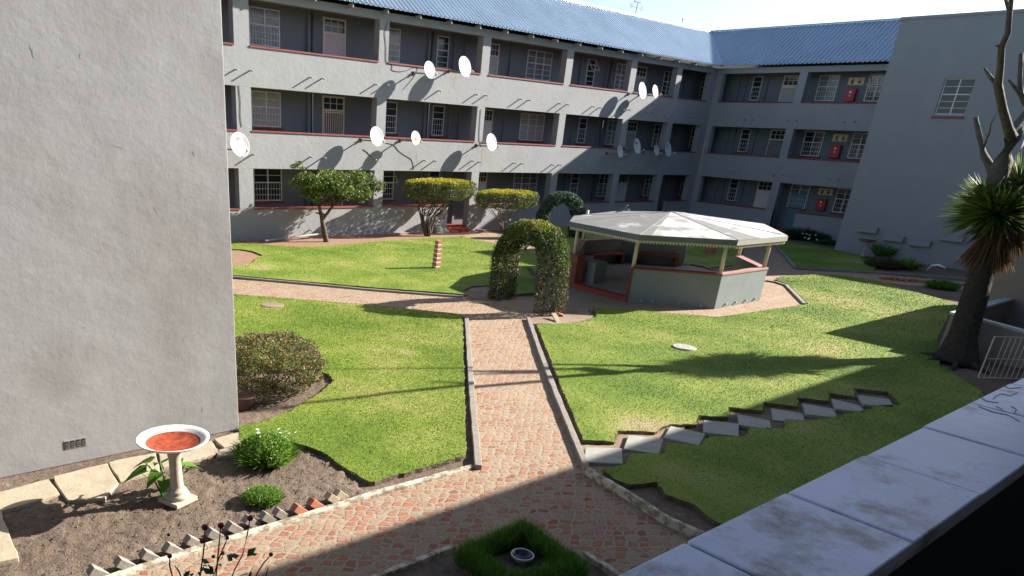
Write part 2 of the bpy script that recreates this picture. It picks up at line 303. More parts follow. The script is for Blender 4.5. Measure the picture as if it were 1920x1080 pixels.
def thing(name, label, cat, loc=(0, 0, 0), group=None):
    o = bpy.data.objects.new(name, None); C.objects.link(o); o.location = loc; o.empty_display_size = .1
    bpy.context.view_layer.update()
    return tag(o, label, cat, group)
def struct(o): o['kind'] = 'structure'; return o
def rawmesh(name, V, n, mname, parent=None):
    """V: (k*n,3) array, k faces of n verts each"""
    k = len(V)//n; me = bpy.data.meshes.new(name)
    me.vertices.add(len(V)); me.vertices.foreach_set('co', V.astype(np.float32).ravel())
    me.loops.add(len(V)); me.loops.foreach_set('vertex_index', np.arange(len(V), dtype=np.int32))
    me.polygons.add(k); me.polygons.foreach_set('loop_start', (np.arange(k)*n).astype(np.int32))
    me.materials.append(MT[mname]); me.update(calc_edges=True); me.validate()
    o = bpy.data.objects.new(name, me); C.objects.link(o)
    if parent: o.parent = parent; o.matrix_parent_inverse = Matrix.Translation(-parent.location)
    return o
def unit(a): return a/np.maximum(np.linalg.norm(a, axis=1, keepdims=True), 1e-9)
def leaves(name, P, L, W, mname, parent, N=None, bias=.6):
    """rhombic leaves at points P, length L, width W; N = outward direction per leaf"""
    k = len(P); R = unit(rng.normal(size=(k, 3)))
    d = unit(R+bias*(N if N is not None else np.array([[0, 0, 1.]])))
    s = unit(np.cross(d, unit(rng.normal(size=(k, 3)))))
    l = L*rng.uniform(.6, 1.3, (k, 1)); ww = W*rng.uniform(.7, 1.2, (k, 1))
    up = unit(np.cross(s, d))
    V = np.stack([P-d*l*.5, P+s*ww*.5+up*ww*.15, P+d*l*.5, P-s*ww*.5+up*ww*.15], 1).reshape(-1, 3)
    return rawmesh(name, V, 4, mname, parent)
def blades(name, P, H, W, mname, parent=None, lean=.5, D=None):
    k = len(P); a = rng.uniform(0, 2*math.pi, k); dx = np.stack([np.cos(a), np.sin(a), 0*a], 1)
    h = H*rng.uniform(.55, 1.25, (k, 1)) if not hasattr(H, 'shape') else H
    b = rng.uniform(0, 2*math.pi, k); ln = np.stack([np.cos(b), np.sin(b), 0*b], 1)*lean*rng.uniform(0, 1, (k, 1)) if D is None else D
    tip = P+h*(unit(ln+np.array([[0, 0, 1.]])))
    V = np.stack([P-dx*W/2, P+dx*W/2, tip], 1).reshape(-1, 3)
    return rawmesh(name, V, 3, mname, parent)
def inpoly(X, Y, poly):
    ins = np.zeros(len(X), bool); n = len(poly)
    for i in range(n):
        x0, y0 = poly[i]; x1, y1 = poly[(i+1) % n]
        c = ((y0 > Y) != (y1 > Y)) & (X < (x1-x0)*(Y-y0)/((y1-y0) if y1 != y0 else 1e-9)+x0); ins ^= c
    return ins
def rough(pts, step=.12, amp=.018, closed=True):
    out = []; n = len(pts)
    for i in range(n if closed else n-1):
        a = Vector(pts[i][:2]); b = Vector(pts[(i+1) % n][:2]); k = max(1, int((b-a).length/step)); k = min(k, 90)
        for j in range(k):
            p = a.lerp(b, j/k); out.append((p.x+random.uniform(-amp, amp), p.y+random.uniform(-amp, amp)))
    return out
def gp(l, z=0): return [tuple(G(a, b, z)[:2]) for a, b in l]
# ------------------------------------------------------------------ ground
m = MB(); m.poly([(-400, -400, 0), (600, -400, 0), (600, 600, 0), (-400, 600, 0)], [(0, 1, 2, 3)]); struct(m.build('ground', 'soil', fix=False))
LW = .075
lawns = {
 'front': [(866,594),(868,640),(871,760),(873,862),(790,886),(692,913),(665,896),(640,880),(610,858),(580,845),(555,838),(520,836),(470,830),(449,833),(449,808),(500,795),(545,778),(580,755),(608,738),(626,720),(618,708),(595,702),(560,698),(500,700),(380,715),(300,720),(150,552),(300,546),(450,557),(700,577)],
 'left': [(300,460),(450,459),(560,466),(640,463),(700,456),(800,449),(870,447),(905,455),(975,470),(1004,478),(1006,505),(1002,553),(955,556),(945,545),(925,538),(885,541),(868,548),(872,556),(700,543),(450,521),(300,512),(350,505),(452,502),(470,498),(480,489),(492,482),(476,475),(452,471),(350,470)],
 'back': [(1022,430),(1130,424),(1300,430),(1404,436),(1392,470),(1383,500),(1330,505),(1290,497),(1200,484),(1075,475),(1055,478),(1015,466),(960,446)],
 'shaded': [(1452,459),(1480,455),(1530,462),(1580,474),(1640,490),(1650,500),(1632,511),(1494,503)],
 'main': [(1005,612),(1055,740),(1093,832),(1150,835.5),(1155,815),(1226,817),(1253,802),(1304,803),(1309,785),(1363,789),(1367,770),(1428,777),(1431,760),(1494,769),(1494,752),(1551.5,758),(1551,743),(1602,750),(1600,734),(1663,741),(1689,765),(1640,767),(1629,774),(1577,784),(1575,786),(1514,796),(1472,794),(1468,810),(1404,809),(1396,825),(1331,825),(1309,842),(1253,838),(1240,858),(1182,857),(1172,878),(1131,888),(1148,905),(1179,917),(1230,912),(1246,935),(1301,956),(1330,980),(1365,1000),(1420,1050),(1700,1150),(1850,900),(1840,740),(1760,690),(1755,640),(1780,592),(1800,580),(1770,566),(1700,547),(1650,532),(1590,521),(1540,517),(1462,522),(1452,528),(1476,536),(1515,574),(1345,599),(1180,585),(1112,581),(1118,598),(1090,608),(1055,612)]}
lawnobj = {}; grassP = []
for k, p in lawns.items():
    g2 = gp(p)
    rr = rough(g2, .1 if k in ('front', 'main') else .2, .02)
    m = MB(); m.prism(rr, .002, LW, 0, 1)
    o = m.build('lawn_'+k, ['lawn', 'soil']); o.name = 'lawn'; struct(o)
    xs = [a for a, _ in g2]; ys = [a for _, a in g2]
    dens = {'front': 2600, 'main': 1500, 'left': 900, 'back': 500, 'shaded': 350}[k]
    n = int((max(xs)-min(xs))*(max(ys)-min(ys))*dens)
    n = min(n, 900000)
    X = rng.uniform(min(xs), max(xs), n); Y = rng.uniform(min(ys), max(ys), n)
    dist = np.hypot(X, Y); keep = rng.uniform(0, 1, n) < np.clip((12/dist)**1.2, .12, 1)
    keep &= inpoly(X, Y, g2); X = X[keep]; Y = Y[keep]
    grassP.append(np.stack([X, Y, np.full(len(X), LW-.003)], 1))
    # overhanging tufts on the cut edge
    if k in ('front', 'main', 'left'):
        e = np.array(rough(g2, .005, .035)+rough(g2, .012, .06)); e = e[np.hypot(e[:, 0], e[:, 1]) < 22]; grassP.append(np.stack([e[:, 0], e[:, 1], rng.uniform(.03, LW, len(e))], 1))
GP = np.concatenate(grassP); dd = np.hypot(GP[:, 0], GP[:, 1])
hh = (.020+.0003*dd)[:, None]*rng.uniform(.5, 1.3, (len(GP), 1))
def gblades(P, h):
    k = len(P); a = rng.uniform(0, 6.283, k); dx = np.stack([np.cos(a), np.sin(a), 0*a], 1)
    wd = (.004+.00052*np.hypot(P[:, 0], P[:, 1]))[:, None]
    b = rng.uniform(0, 6.283, k); tip = P+h*unit(np.stack([np.cos(b), np.sin(b), 0*b], 1)*rng.uniform(0, 1.1, (k, 1))+np.array([[0, 0, 1.]]))
    return np.stack([P-dx*wd/2, P+dx*wd/2, tip], 1).reshape(-1, 3)
print('grass blades', len(GP))
tag(rawmesh('grass', gblades(GP, hh), 3, 'blade'), 'short mown grass blades covering the courtyard lawns', 'grass', kind='stuff')
# paths
m = MB()
m.prism(gp([(60,1140),(230,1082),(560,975),(890,880),(1098,887),(1200,945),(1310,1010),(1450,1090),(1620,1300),(200,1400)]), .001, .012)
m.prism(gp([(893,881),(880,740),(873,597),(992,597),(1040,740),(1098,888)]), .001, .0115)
m.prism(gp([(150,515),(300,513),(450,525),(870,558),(1006,557),(1010,500),(1004,478),(975,471),(900,455),(865,444),(885,432),(960,437),(1062,487),(1070,478),(1300,478),(1385,502),(1398,460),(1408,430),(1462,428),(1452,462),(1492,506),(1640,514),(1930,540),(1930,552),(1700,535),(1560,521),(1455,521),(1448,528),(1476,535),(1516,575),(1340,600),(1180,586),(1100,583),(1060,592),(990,601),(873,600),(866,594),(700,579),(450,559),(150,545)]), .001, .011)
struct(m.build('brick_path', 'pave'))
def patch(name, px, mt, z=.018, amp=.05, step=.15):
    m = MB(); m.prism(rough(gp(px), step, amp), .003, z); return struct(m.build(name, mt))
patch('arch_soil', [(868,548),(885,541),(925,538),(950,548),(950,560),(915,565),(880,562)], 'drysoil', .03)
patch('arch_soil', [(992,600),(1040,582),(1100,583),(1118,596),(1090,608),(1050,614),(1005,612)], 'drysoil', .03)
patch('bare_soil', [(350,468),(452,471),(476,475),(492,482),(480,489),(470,498),(452,502),(350,505)], 'redsoil', .03)
patch('bare_soil', [(300,456),(450,457),(560,464),(640,461),(700,454),(800,448),(870,446),(880,436),(440,440),(300,442)], 'redsoil', .02)
patch('bare_soil', [(1085,838),(1150,836),(1156,814),(1230,812),(1255,795),(1300,800),(1309,783),(1260,830),(1240,858),(1180,857),(1170,880),(1130,890),(1100,884)], 'drysoil', .02, .03)
# flower bed between the white kerb and the near wall: uneven soil surface
def bed(name, px, h, mt, amp):
    poly = gp(px); xs = [a for a, _ in poly]; ys = [b for _, b in poly]; m = MB(); st = .07
    nx = int((max(xs)-min(xs))/st)+1; ny = int((max(ys)-min(ys))/st)+1
    gx, gy = np.meshgrid(np.arange(nx+1)*st+min(xs), np.arange(ny+1)*st+min(ys))
    ins = inpoly(gx.ravel(), gy.ravel(), poly).reshape(gx.shape)
    z = h+rng.normal(0, amp, gx.shape)+.5*amp*np.sin(gx*5)*np.cos(gy*4)
    vs = np.stack([gx, gy, np.where(ins, z, -.05)], 2).reshape(-1, 3); fs = []
    for i in range(ny):
        for j in range(nx):
            a = i*(nx+1)+j
            if ins[i, j] or ins[i+1, j] or ins[i, j+1] or ins[i+1, j+1]: fs.append((a, a+1, a+nx+2, a+nx+1))
    m.poly(vs.tolist(), fs); return struct(m.build(name, mt, smooth=True))
bed('flower_bed', [(-260,1000),(-20,905),(60,905),(265,850),(449,808),(449,835),(520,838),(580,847),(640,882),(690,922),(740,915),(650,950),(500,995),(230,1084),(-100,1180)], .02, 'soil', .012)
bed('flower_bed', [(360,800),(500,795),(545,778),(580,755),(608,738),(626,720),(618,708),(595,702),(560,698),(400,705)], .01, 'soil', .008)
def clods(name, px, n, s):
    poly = gp(px); xs = [a for a, _ in poly]; ys = [b for _, b in poly]; m = MB()
    for _ in range(n):
        x = random.uniform(min(xs), max(xs)); y = random.uniform(min(ys), max(ys))
        if not inpoly(np.array([x]), np.array([y]), poly)[0]: continue
        r = s*random.uniform(.3, 1)**1.6; q = [Vector((random.gauss(0, 1), random.gauss(0, 1), random.gauss(0, 1))).normalized()*r*random.uniform(.6, 1.1) for _ in range(4)]
        c = Vector((x, y, .025)); m.poly([c+Vector((r, 0, 0)), c+Vector((-r*.6, r*.8, 0)), c+Vector((-r*.6, -r*.8, 0)), c+Vector((q[0].x*.3, q[0].y*.3, r*.8)), c-Vector((0, 0, r*.5))], [(0, 1, 3), (1, 2, 3), (2, 0, 3), (1, 0, 4), (2, 1, 4), (0, 2, 4)])
    o = m.build(name, 'soil', fix=False); tag(o, 'loose brown clods of dug soil on the flower beds', 'soil clods', kind='stuff')
clods('soil_clods', [(-200,1000),(20,915),(265,855),(449,830),(580,850),(690,925),(500,990),(230,1078),(-50,1150)], 3000, .020)
def strip(px, wd, z0, z1, mt, name='path_kerb', amp=.006):
    pts = [Vector(p) for p in gp(px)]; q = []
    for i in range(len(pts)-1):
        k = max(1, int((pts[i+1]-pts[i]).length/.3))
        q += [pts[i].lerp(pts[i+1], j/k) for j in range(k)]
    q.append(pts[-1]); L = []; R = []
    for i, p in enumerate(q):
        d = (q[min(i+1, len(q)-1)]-q[max(i-1, 0)]).normalized(); n = Vector((-d.y, d.x)); a = wd/2+random.uniform(-amp, amp)
        L.append(p+n*a); R.append(p-n*a)
    m = MB(); vs = []
    for l, r in zip(L, R):
        h = z1+random.uniform(-amp, amp); vs += [(l.x, l.y, z0), (l.x, l.y, h), (r.x, r.y, h), (r.x, r.y, z0)]
    fs = [(4*i+a, 4*i+(a+1) % 4, 4*i+4+(a+1) % 4, 4*i+4+a) for i in range(len(q)-1) for a in range(4)]+[(0, 1, 2, 3), tuple(4*(len(q)-1)+a for a in (3, 2, 1, 0))]
    m.poly(vs, fs); return struct(m.build(name, mt, bevel=.01))
strip([(896,882),(884,745),(874,596)], .11, 0, .09, 'kerb'); strip([(1098,882),(1044,750),(1012,665),(990,600)], .11, 0, .09, 'kerb')
strip([(120,1118),(230,1080),(400,1025),(560,975),(700,930),(888,878)], .10, 0, .055, 'whitekerb')
strip([(1094,887),(1180,940),(1250,985),(1310,1012),(1400,1075)], .08, 0, .13, 'whitekerb')
strip([(650,1115),(735,1080),(850,1034)], .08, 0, .1, 'whitekerb'); strip([(1095,1048),(1145,1080),(1200,1120)], .08, 0, .1, 'whitekerb')
strip([(300,511),(450,523),(700,546),(868,559)], .10, 0, .07, 'kerb'); strip([(865,445),(905,457),(975,472),(1006,480)], .10, 0, .07, 'kerb')
strip([(1453,461),(1472,483),(1491,505),(1640,513),(1780,523),(1940,538)], .14, 0, .09, 'kerb'); strip([(1284,498),(1302,497),(1338,508),(1384,503)], .12, 0, .08, 'kerb')
strip([(1435,528),(1455,531),(1474,537),(1508,572)], .13, 0, .07, 'kerb'); strip([(960,447),(1010,465),(1055,478)], .1, 0, .07, 'kerb')
strip([(1400,1000),(1392,470),(1404,437)][1:], .12, 0, .08, 'kerb')
# ------------------------------------------------------------------ buildings
D, XC, R0, O0, ST = 29.425, 48.17, 1.26, 2.875, 3.0
ZE, OV = 9.2, .45
Lw = lambda u, d, z: (u, D+d, z)
Rw = lambda u, d, z: (XC+d, u, z)
IN = 1.45
def lu(px, py): return pl(px, py, 1, D+IN).x
def ru(px, py): return pl(px, py, 0, XC+IN).y
Z1, Z2 = 1.46, 2.82     # window sill and head on the ground floor
def window(T, par, u0, u1, k, cols=2, pane='glass', z0=Z1, z1=Z2, bars=False, d=IN, openhopper=False):
    if u0 > u1: u0, u1 = u1, u0
    z0 += ST*k; z1 += ST*k; f = MB(); t = .045
    e = d-.035
    for a, b, c, dd_ in ((u0, u0+t, z0, z1), (u1-t, u1, z0, z1), (u0+t, u1-t, z0, z0+t), (u0+t, u1-t, z1-t, z1)): f.box((a, e, c), (b, d+.01, dd_), T=T)
    mid = z0+(z1-z0)*.56
    f.box((u0+t, e-.004, mid-.022), (u1-t, d+.012, mid+.022), T=T)
    for c in range(1, cols):
        x = u0+(u1-u0)*c/cols; f.box((x-.025, e-.008, z0+t), (x+.025, d+.008, z1-t), T=T)
    for zz in (z0+(mid-z0)*.33, z0+(mid-z0)*.66, mid+(z1-mid)*.5): f.box((u0+t, e+.008, zz-.01), (u1-t, d+.006, zz+.01), T=T)
    fo = f.build('window', 'white', par)
    g = MB(); g.box((u0+t, d-.012, z0+t), (u1-t, d-.004, z1-t), T=T); g.build('pane', pane, fo)
    s = MB(); s.box((u0-.08, d-.10, z0-.07), (u1+.08, d+.02, z0-.003), T=T); s.build('sill', 'redrail', fo)
    if bars:
        b = MB(); n = max(3, int((u1-u0)/.13))
        for i in range(1, n): x = u0+(u1-u0)*i/n; b.box((x-.006, d-.06, z0+.05), (x+.006, d-.048, mid-.05), T=T)
        for zz in (z0+.25, z0+.5): b.box((u0+t, d-.064, zz-.006), (u1-t, d-.05, zz+.006), T=T)
        b.build('burglar_bars', 'white', fo)
    if openhopper:
        h = MB(); za = z1-.03; zb = mid+.06
        p = [(u0+.02, d-.05, za), (u1-.02, d-.05, za), (u1-.02, d-.38, zb), (u0+.02, d-.38, zb)]
        for i in range(4): h.tube([T(*p[i]), T(*p[(i+1) % 4])], .018, 5)
        h.tube([T(u0+.02, d-.21, (za+zb)/2), T(u1-.02, d-.21, (za+zb)/2)], .012, 5)
        h.build('open_sash', 'white', fo)
    return fo
def door(T, par, u0, u1, k, leaf='whitedoor', frame='cream', gate=None, zb=.2, d=IN):
    if u0 > u1: u0, u1 = u1, u0
    z0 = zb+ST*k if k else .25; zt = Z2+ST*k+.03; zm = zt-.56; t = .08; f = MB(); e = d-.05
    f.box((u0, e, z0), (u0+t, d+.01, zt), T=T); f.box((u1-t, e, z0), (u1, d+.01, zt), T=T)
    f.box((u0+t, e, zt-t), (u1-t, d+.01, zt), T=T); f.box((u0+t, e, zm-.05), (u1-t, d+.01, zm+.03), T=T)
    fo = f.build('door', frame, par)
    l = MB(); l.box((u0+t, d-.03, z0), (u1-t, d-.006, zm-.05), T=T); lo = l.build('door_leaf', leaf, fo)
    g = MB(); g.box((u0+t, d-.02, zm+.03), (u1-t, d-.008, zt-t), T=T); g.build('transom_pane', 'glass', fo)
    b = MB(); w_ = (u1-u0-2*t)/3
    for i in (1, 2): b.box((u0+t+w_*i-.015, d-.04, zm+.03), (u0+t+w_*i+.015, d-.001, zt-t), T=T)
    b.box((u0+t, d-.036, (zm+zt-t)/2+.01), (u1-t, d-.002, (zm+zt-t)/2+.035), T=T); b.build('glazing_bars', 'cream', fo)
    if gate:
        b = MB(); n = 9
        for i in range(n+1): x = u0+t+(u1-u0-2*t)*i/n; b.box((x-.012, d-.09, z0+.05), (x+.012, d-.066, zm-.06), T=T)
        for zz in (z0+.5, z0+1.1, zm-.1): b.box((u0+t, d-.095, zz-.02), (u1-t, d-.06, zz+.02), T=T)
        b.build('security_gate', gate, fo)
    return fo
def spout(T, par, p, sh):
    u, z = p; m = MB(); m.tube([T(u, .02, z), T(u, -.24, z-.02)], .028, 8); return m.build('drain_spout', 'spout', par, smooth=True)
PW = .52
LP = [15.29-.02, 22.015, 28.163, 34.265, 39.833, 44.372]     # right edges of the pillars along the sunlit wing
def wing(T, par, u_lo, u_hi, pillars, gaps, depth=7.5, u_ext=0):
    """gallery building: bands, pillars, slabs, inner wall; gaps = ground floor parapet openings"""
    th = .22
    for z0_, z1_ in ((O0, R0+ST), (O0+ST, R0+2*ST), (O0+2*ST, ZE-.02)): MB().box((u_lo, 0, z0_), (u_hi, th, z1_), T=T).build('spandrel_wall', 'plaster', par)
    segs = []; a = u_lo
    for g0, g1 in gaps: segs.append((a, g0)); a = g1
    segs.append((a, u_hi))
    for s0, s1 in segs: MB().box((s0, 0, 0), (s1, th, R0), T=T).build('parapet_wall', 'plaster', par)
    for g0, g1 in gaps:
        s = MB(); s.box((g0, .0, 0), (g1, .6, .23), T=T); s.box((g0-.02, -.34, 0), (g1+.02, -.003, .13), T=T); s.build('entrance_step', 'redpaint', par)
    cop = lambda s0, s1, z: MB().box((s0, -.035, z), (s1, th+.02, z+.055), T=T).build('parapet_coping', 'redrail', par)
    edges = sorted(pillars)
    for k in range(3):
        c0 = [u_lo]+[b for a, b in edges]; c1 = [a for a, b in edges]+[u_hi]
        for s0, s1 in zip(c0, c1):
            if s1-s0 < .05: continue
            if k == 0:
                for q0, q1 in segs:
                    a0, a1 = max(q0, s0), min(q1, s1)
                    if a1-a0 > .1: cop(a0, a1, R0)
            else: cop(s0, s1, R0+ST*k)
    for a, b in edges:
        for k in range(3): MB().box((a, .003, R0+ST*k if not (k == 0 and any(g0-.3 < a < g1+.3 or g0-.3 < b < g1+.3 for g0, g1 in gaps)) else 0), (b, .40, O0+ST*k), T=T).build('pillar', 'plaster', par)
    ue = u_hi+u_ext
    for z in (.02, 3.0, 6.0): MB().box((u_lo, th+.001, z), (ue, IN-.001, z+.16), T=T).build('gallery_floor', 'redpaint', par)
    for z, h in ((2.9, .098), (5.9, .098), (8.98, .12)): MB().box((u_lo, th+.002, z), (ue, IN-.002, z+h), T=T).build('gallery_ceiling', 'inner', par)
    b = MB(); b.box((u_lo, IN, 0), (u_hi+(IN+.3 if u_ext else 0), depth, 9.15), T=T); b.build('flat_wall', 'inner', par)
def pilaster(T, par, u, w_=.10, d=.08, mt='inner'):
    m = MB(); m.box((u-w_/2, IN-d, .2), (u+w_/2, IN-.001, 8.95), T=T); m.build('wall_pier', mt, par)
def vpipe(T, par, u): MB().tube([T(u, IN-.06, .2), T(u, IN-.06, 8.9)], .04, 8).build('downpipe', 'pipe', par, smooth=True)
north = thing('apartment_building', 'long sunlit grey three-storey gallery block with a blue corrugated roof behind the lawns', 'apartment building', (31, D, 0))
LO = 4.0
wing(Lw, north, LO, XC, [(a-(.66 if i == 0 else PW), a) for i, a in enumerate(LP)]+[(7.6, 8.2), (47.55, XC)], [(26.2, 27.64), (44.4, 45.3)], u_ext=IN-.004)
curt = ['glass', 'curtain', 'glass', 'lace']
ent = [((471,205),(526,205),'w',2),((603.5,205),(645,205),'d',0),((719,215),(743.5,215),'w',1),((810.5,220),(832,220),'w',1),((904,215),(924,215),'d',0),((974,240),(1019,240),'w',3),((1083,250),(1097.5,250),'w',1),((1136,255),(1155,255),'w',2),((1173,250),(1192,250),'d',0),((1224,258),(1240,258),'w',2),((1293,265),(1314,265),'w',2)]
panes = {(0,0):'glass',(0,1):'lace',(0,2):'curtain',(2,0):'glass',(2,1):'glass',(2,2):'curtain',(3,2):'glass',(5,0):'curtain',(5,1):'lace',(5,2):'curtain',(7,1):'curtain',(7,2):'curtain'}
dl = {(1,0):('wood','white'),(1,1):('wood','white'),(1,2):('pink',None),(4,0):('whitedoor',None),(4,1):('whitedoor',None),(4,2):('lace',None),(8,0):('whitedoor',None),(8,1):('curtain','white'),(8,2):('lace',None)}
for i, (a, b, kd, c) in enumerate(ent):
    u0, u1 = lu(*a), lu(*b)
    if i == 2: u0 = u1-.92
    for k in range(3):
        if kd == 'w': window(Lw, north, u0, u1, k, c, panes.get((i, k), 'glass'), bars=(k < 2 or i in (0,)), openhopper=((i, k) in ((6, 2), (2, 0))))
        else: door(Lw, north, u0, u1, k, *[dl[(i, k)][0]], gate=dl[(i, k)][1])
for px, py in ((577,205),(795,215),(842,215),(862,215),(946,215),(1072,245),(1120,245),(1263,260)): pilaster(Lw, north, lu(px, py), .14, .12)
for px, py in ((580,205),(798,215),(1124,245)): vpipe(Lw, north, lu(px, py)+.12)
for px, py in ((445,130),(473,132),(585,145),(608,147),(708,158),(728,159),(827,170),(896,177),(914,179),(979,186),(995,188),(1052,194),(1067,196),(1115,200),(1128,202),(1170,206),(1181,206),(1215,210),(1227,211),(1252,215),(1264,216),(1295,218),(1305,218),
               (477.5,290),(586,294.5),(610,295.5),(705,299),(799,301),(819,302),(889,302),(902.5,304),(967.5,306),(982,307),(1039,309),(1052.5,309.5),(1099,310),(1155,311),(1164,311),(1196,312),(1247,313),(1275,313),(585,432),(890,421)):
    q = pl(px, py, 1, D-.2); spout(Lw, north, (q.x, q.z), None)
# corrugated roof with a valley where the two wings meet
RIDGE_U, RIDGE_Z = 3.0, 11.55
SL = RIDGE_U+OV; dz = (RIDGE_Z-ZE)/SL
def roofsheet(T, c, lo, par, pitch=.26):
    """c = the coordinate of the other wing's facade; sheet runs from lo to the valley"""
    hi = c+RIDGE_U; n = int((hi-lo)/pitch); m = MB(); prof = []
    for i in range(n+1):
        u = hi-i*pitch
        prof += [(u, 0), (u-.14, 0), (u-.155, .07), (u-.205, .07), (u-.22, 0)]
    def pt(u, s, h): return T(u, -OV+s, ZE+.06+dz*s+h)
    pts = []
    for u, h in prof:
        s0 = max(0, u-(c-OV)); pts.append((u, min(s0, SL), h))
    vs = []
    for u, s0, h in pts: vs += [pt(u, s0, h), pt(u, SL, h)]
    m.poly(vs, [(2*i, 2*i+1, 2*i+3, 2*i+2) for i in range(len(pts)-1)])
    o = m.build('roof_sheeting', 'roof', par, fix=False)
    mo = o.modifiers.new('thick', 'SOLIDIFY'); mo.thickness = .012; mo.offset = -1
    return o
roofsheet(Lw, XC, LO, north)
m = MB(); m.poly([Lw(LO, RIDGE_U, RIDGE_Z+.06), Lw(XC+RIDGE_U, RIDGE_U, RIDGE_Z+.06), Lw(XC+2*RIDGE_U+3, 2*RIDGE_U+1.5, ZE), Lw(LO, 2*RIDGE_U+1.5, ZE)], [(0, 1, 2, 3)]); m.build('rear_roof', 'roof', north)
m = MB(); m.tube([Lw(LO, RIDGE_U, RIDGE_Z+.1), Lw(XC+RIDGE_U, RIDGE_U, RIDGE_Z+.1)], .09, 8); m.build('ridge_cap', 'roof', north, smooth=True)
for i in range(22): u = 9+i*1.8; MB().box((u, -OV+.06, ZE-.11), (u+.06, 0, ZE+.03), T=Lw).build('rafter_end', 'plaster', north)
m = MB(); m.tube([Vector((XC-OV, D-OV, ZE+.09)), Vector((XC+RIDGE_U, D+RIDGE_U, RIDGE_Z+.09))], .07, 8); m.build('valley_gutter', 'roof', north)
east = thing('apartment_building', 'shaded grey three-storey wing with red hose cabinets, joining the sunlit block at right', 'apartment building', (XC, 20, 0))
CB = (23.676, 24.15)
wing(Rw, east, 11.5, D-.001, [CB, (29.0, D-.002), (18.0, 18.5)], [(22.25, CB[0])])
for z, k in ((205, 0),):
    pass
rent = [((1411,160),(1428,160),'w',1),((1466,165),(1496,165),'d',0),((1533,165),(1570,165),'w',2),((1626,165),(1662,165),'w',2)]
rpan = {(0,0):'glass',(2,2):'curtain',(2,1):'glass',(2,0):'curtain',(3,2):'glass',(3,1):'glass',(3,0):'glass'}
for i, (a, b, kd, c) in enumerate(rent):
    u0, u1 = ru(*a), ru(*b)
    for k in range(3):
        if kd == 'w': window(Rw, east, u0, u1, k, c, rpan.get((i, k), 'glass'), bars=True, openhopper=(i == 3 and k == 2))
        else: door(Rw, east, u0, u1, k, ['whitedoor', 'lace', 'lace'][k], gate=[None, 'pipe', 'white'][k], frame='cream')
MB().box((22.6, IN-.05, .25), (23.5, IN-.004, 2.3), T=Rw).build('blue_door', 'bluedoor', east)
for px in (1385, 1398, 1437): pilaster(Rw, east, ru(px, 165), .14, .1)
for px, py in ((1395,224),(1409,224),(1475.5,225),(1491,225),(1581,228),(1600,228),(1385,320),(1371,319),(1449,327),(1465,327),(1552,335),(1570,336)):
    q = pl(px, py, 0, XC-.2); spout(Rw, east, (q.y, q.z), None)
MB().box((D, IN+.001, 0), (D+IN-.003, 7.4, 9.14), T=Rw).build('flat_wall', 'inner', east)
roofsheet(Rw, D, 11.3, east)
m = MB(); m.poly([Rw(11.3, RIDGE_U, RIDGE_Z+.06), Rw(D+RIDGE_U, RIDGE_U, RIDGE_Z+.06), Rw(D+2*RIDGE_U+3, 2*RIDGE_U+1.5, ZE), Rw(11.3, 2*RIDGE_U+1.5, ZE)], [(0, 1, 2, 3)]); m.build('rear_roof', 'roof', east)
m = MB(); m.tube([Rw(11.3, RIDGE_U, RIDGE_Z+.1), Rw(D+RIDGE_U, RIDGE_U, RIDGE_Z+.1)], .09, 8); m.build('ridge_cap', 'roof', east, smooth=True)
# windowed end block standing in front of the shaded wing
XG, YG0, YG1, ZG = 42.78, 10.95, 17.3, 10.47
blk = thing('stair_block', 'tall plain shaded grey end block with one window and four wall planters', 'building block', (XG, 14, 0))
wp = [pl(1770,147,0,XG), pl(1832,146,0,XG), pl(1753,215,0,XG)]
wy0, wy1, wz0, wz1 = 13.5, 14.72, 6.55, 8.03
m = MB()
m.box((XG, YG0, 0), (XG+5.36, wy0, ZG)); m.box((XG, wy1, 0), (XG+5.36, YG1, ZG)); m.box((XG, wy0, 0), (XG+5.36, wy1, wz0)); m.box((XG, wy0, wz1), (XG+5.36, wy1, ZG)); m.box((XG+.3, wy0, wz0), (XG+5.36, wy1, wz1))
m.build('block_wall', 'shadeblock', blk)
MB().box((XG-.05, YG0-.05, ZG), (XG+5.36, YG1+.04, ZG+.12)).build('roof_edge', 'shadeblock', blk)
Bw = lambda u, d, z: (XG+d, u, z)
window(Bw, blk, wy0, wy1, 0, 2, 'glass', wz0, wz1, d=.16)
MB().box((XG-.04, wy0-.05, wz0-.16), (XG+.1, wy1+.05, wz0-.075)).build('window_sill', 'redrail', blk)
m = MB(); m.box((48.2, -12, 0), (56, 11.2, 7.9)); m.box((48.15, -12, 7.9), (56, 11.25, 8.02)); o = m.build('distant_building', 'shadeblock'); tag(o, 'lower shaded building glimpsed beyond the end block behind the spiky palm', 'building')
# near left end wall
nl = thing('building_end_wall', 'huge rough grey plastered end wall filling the left side beside the birdbath', 'building', (2, 10.35, 0))
XL, YL = 4.98, 10.35
m = MB(); m.box((-12, YL, 0), (XL, YL+6, 10.5)); m.build('plaster_wall', 'nearplaster', nl, bevel=.015)
m = MB(); v0, v1 = 2.26, 2.58
v0 = pl(120, 830, 1, YL).x; v1 = pl(163, 826, 1, YL).x
m.box((v0, YL-.006, .235), (v1, YL+.05, .375)); vo = m.build('air_brick', 'nearplaster', nl)
for i in range(4):
    a = v0+.012+(v1-v0-.01)*i/4; MB().box((a, YL-.012, .25), (a+(v1-v0)/4-.028, YL-.007, .36)).build('vent_hole', 'ink', vo)
for i in range(4):
    a = v0+.012+(v1-v0-.01)*i/4; q = MB()
    for j in range(3): q.box((a, YL-.016, .262+j*.03), (a+(v1-v0)/4-.028, YL-.013, .266+j*.03))
    q.build('vent_louvre', 'nearplaster', vo)
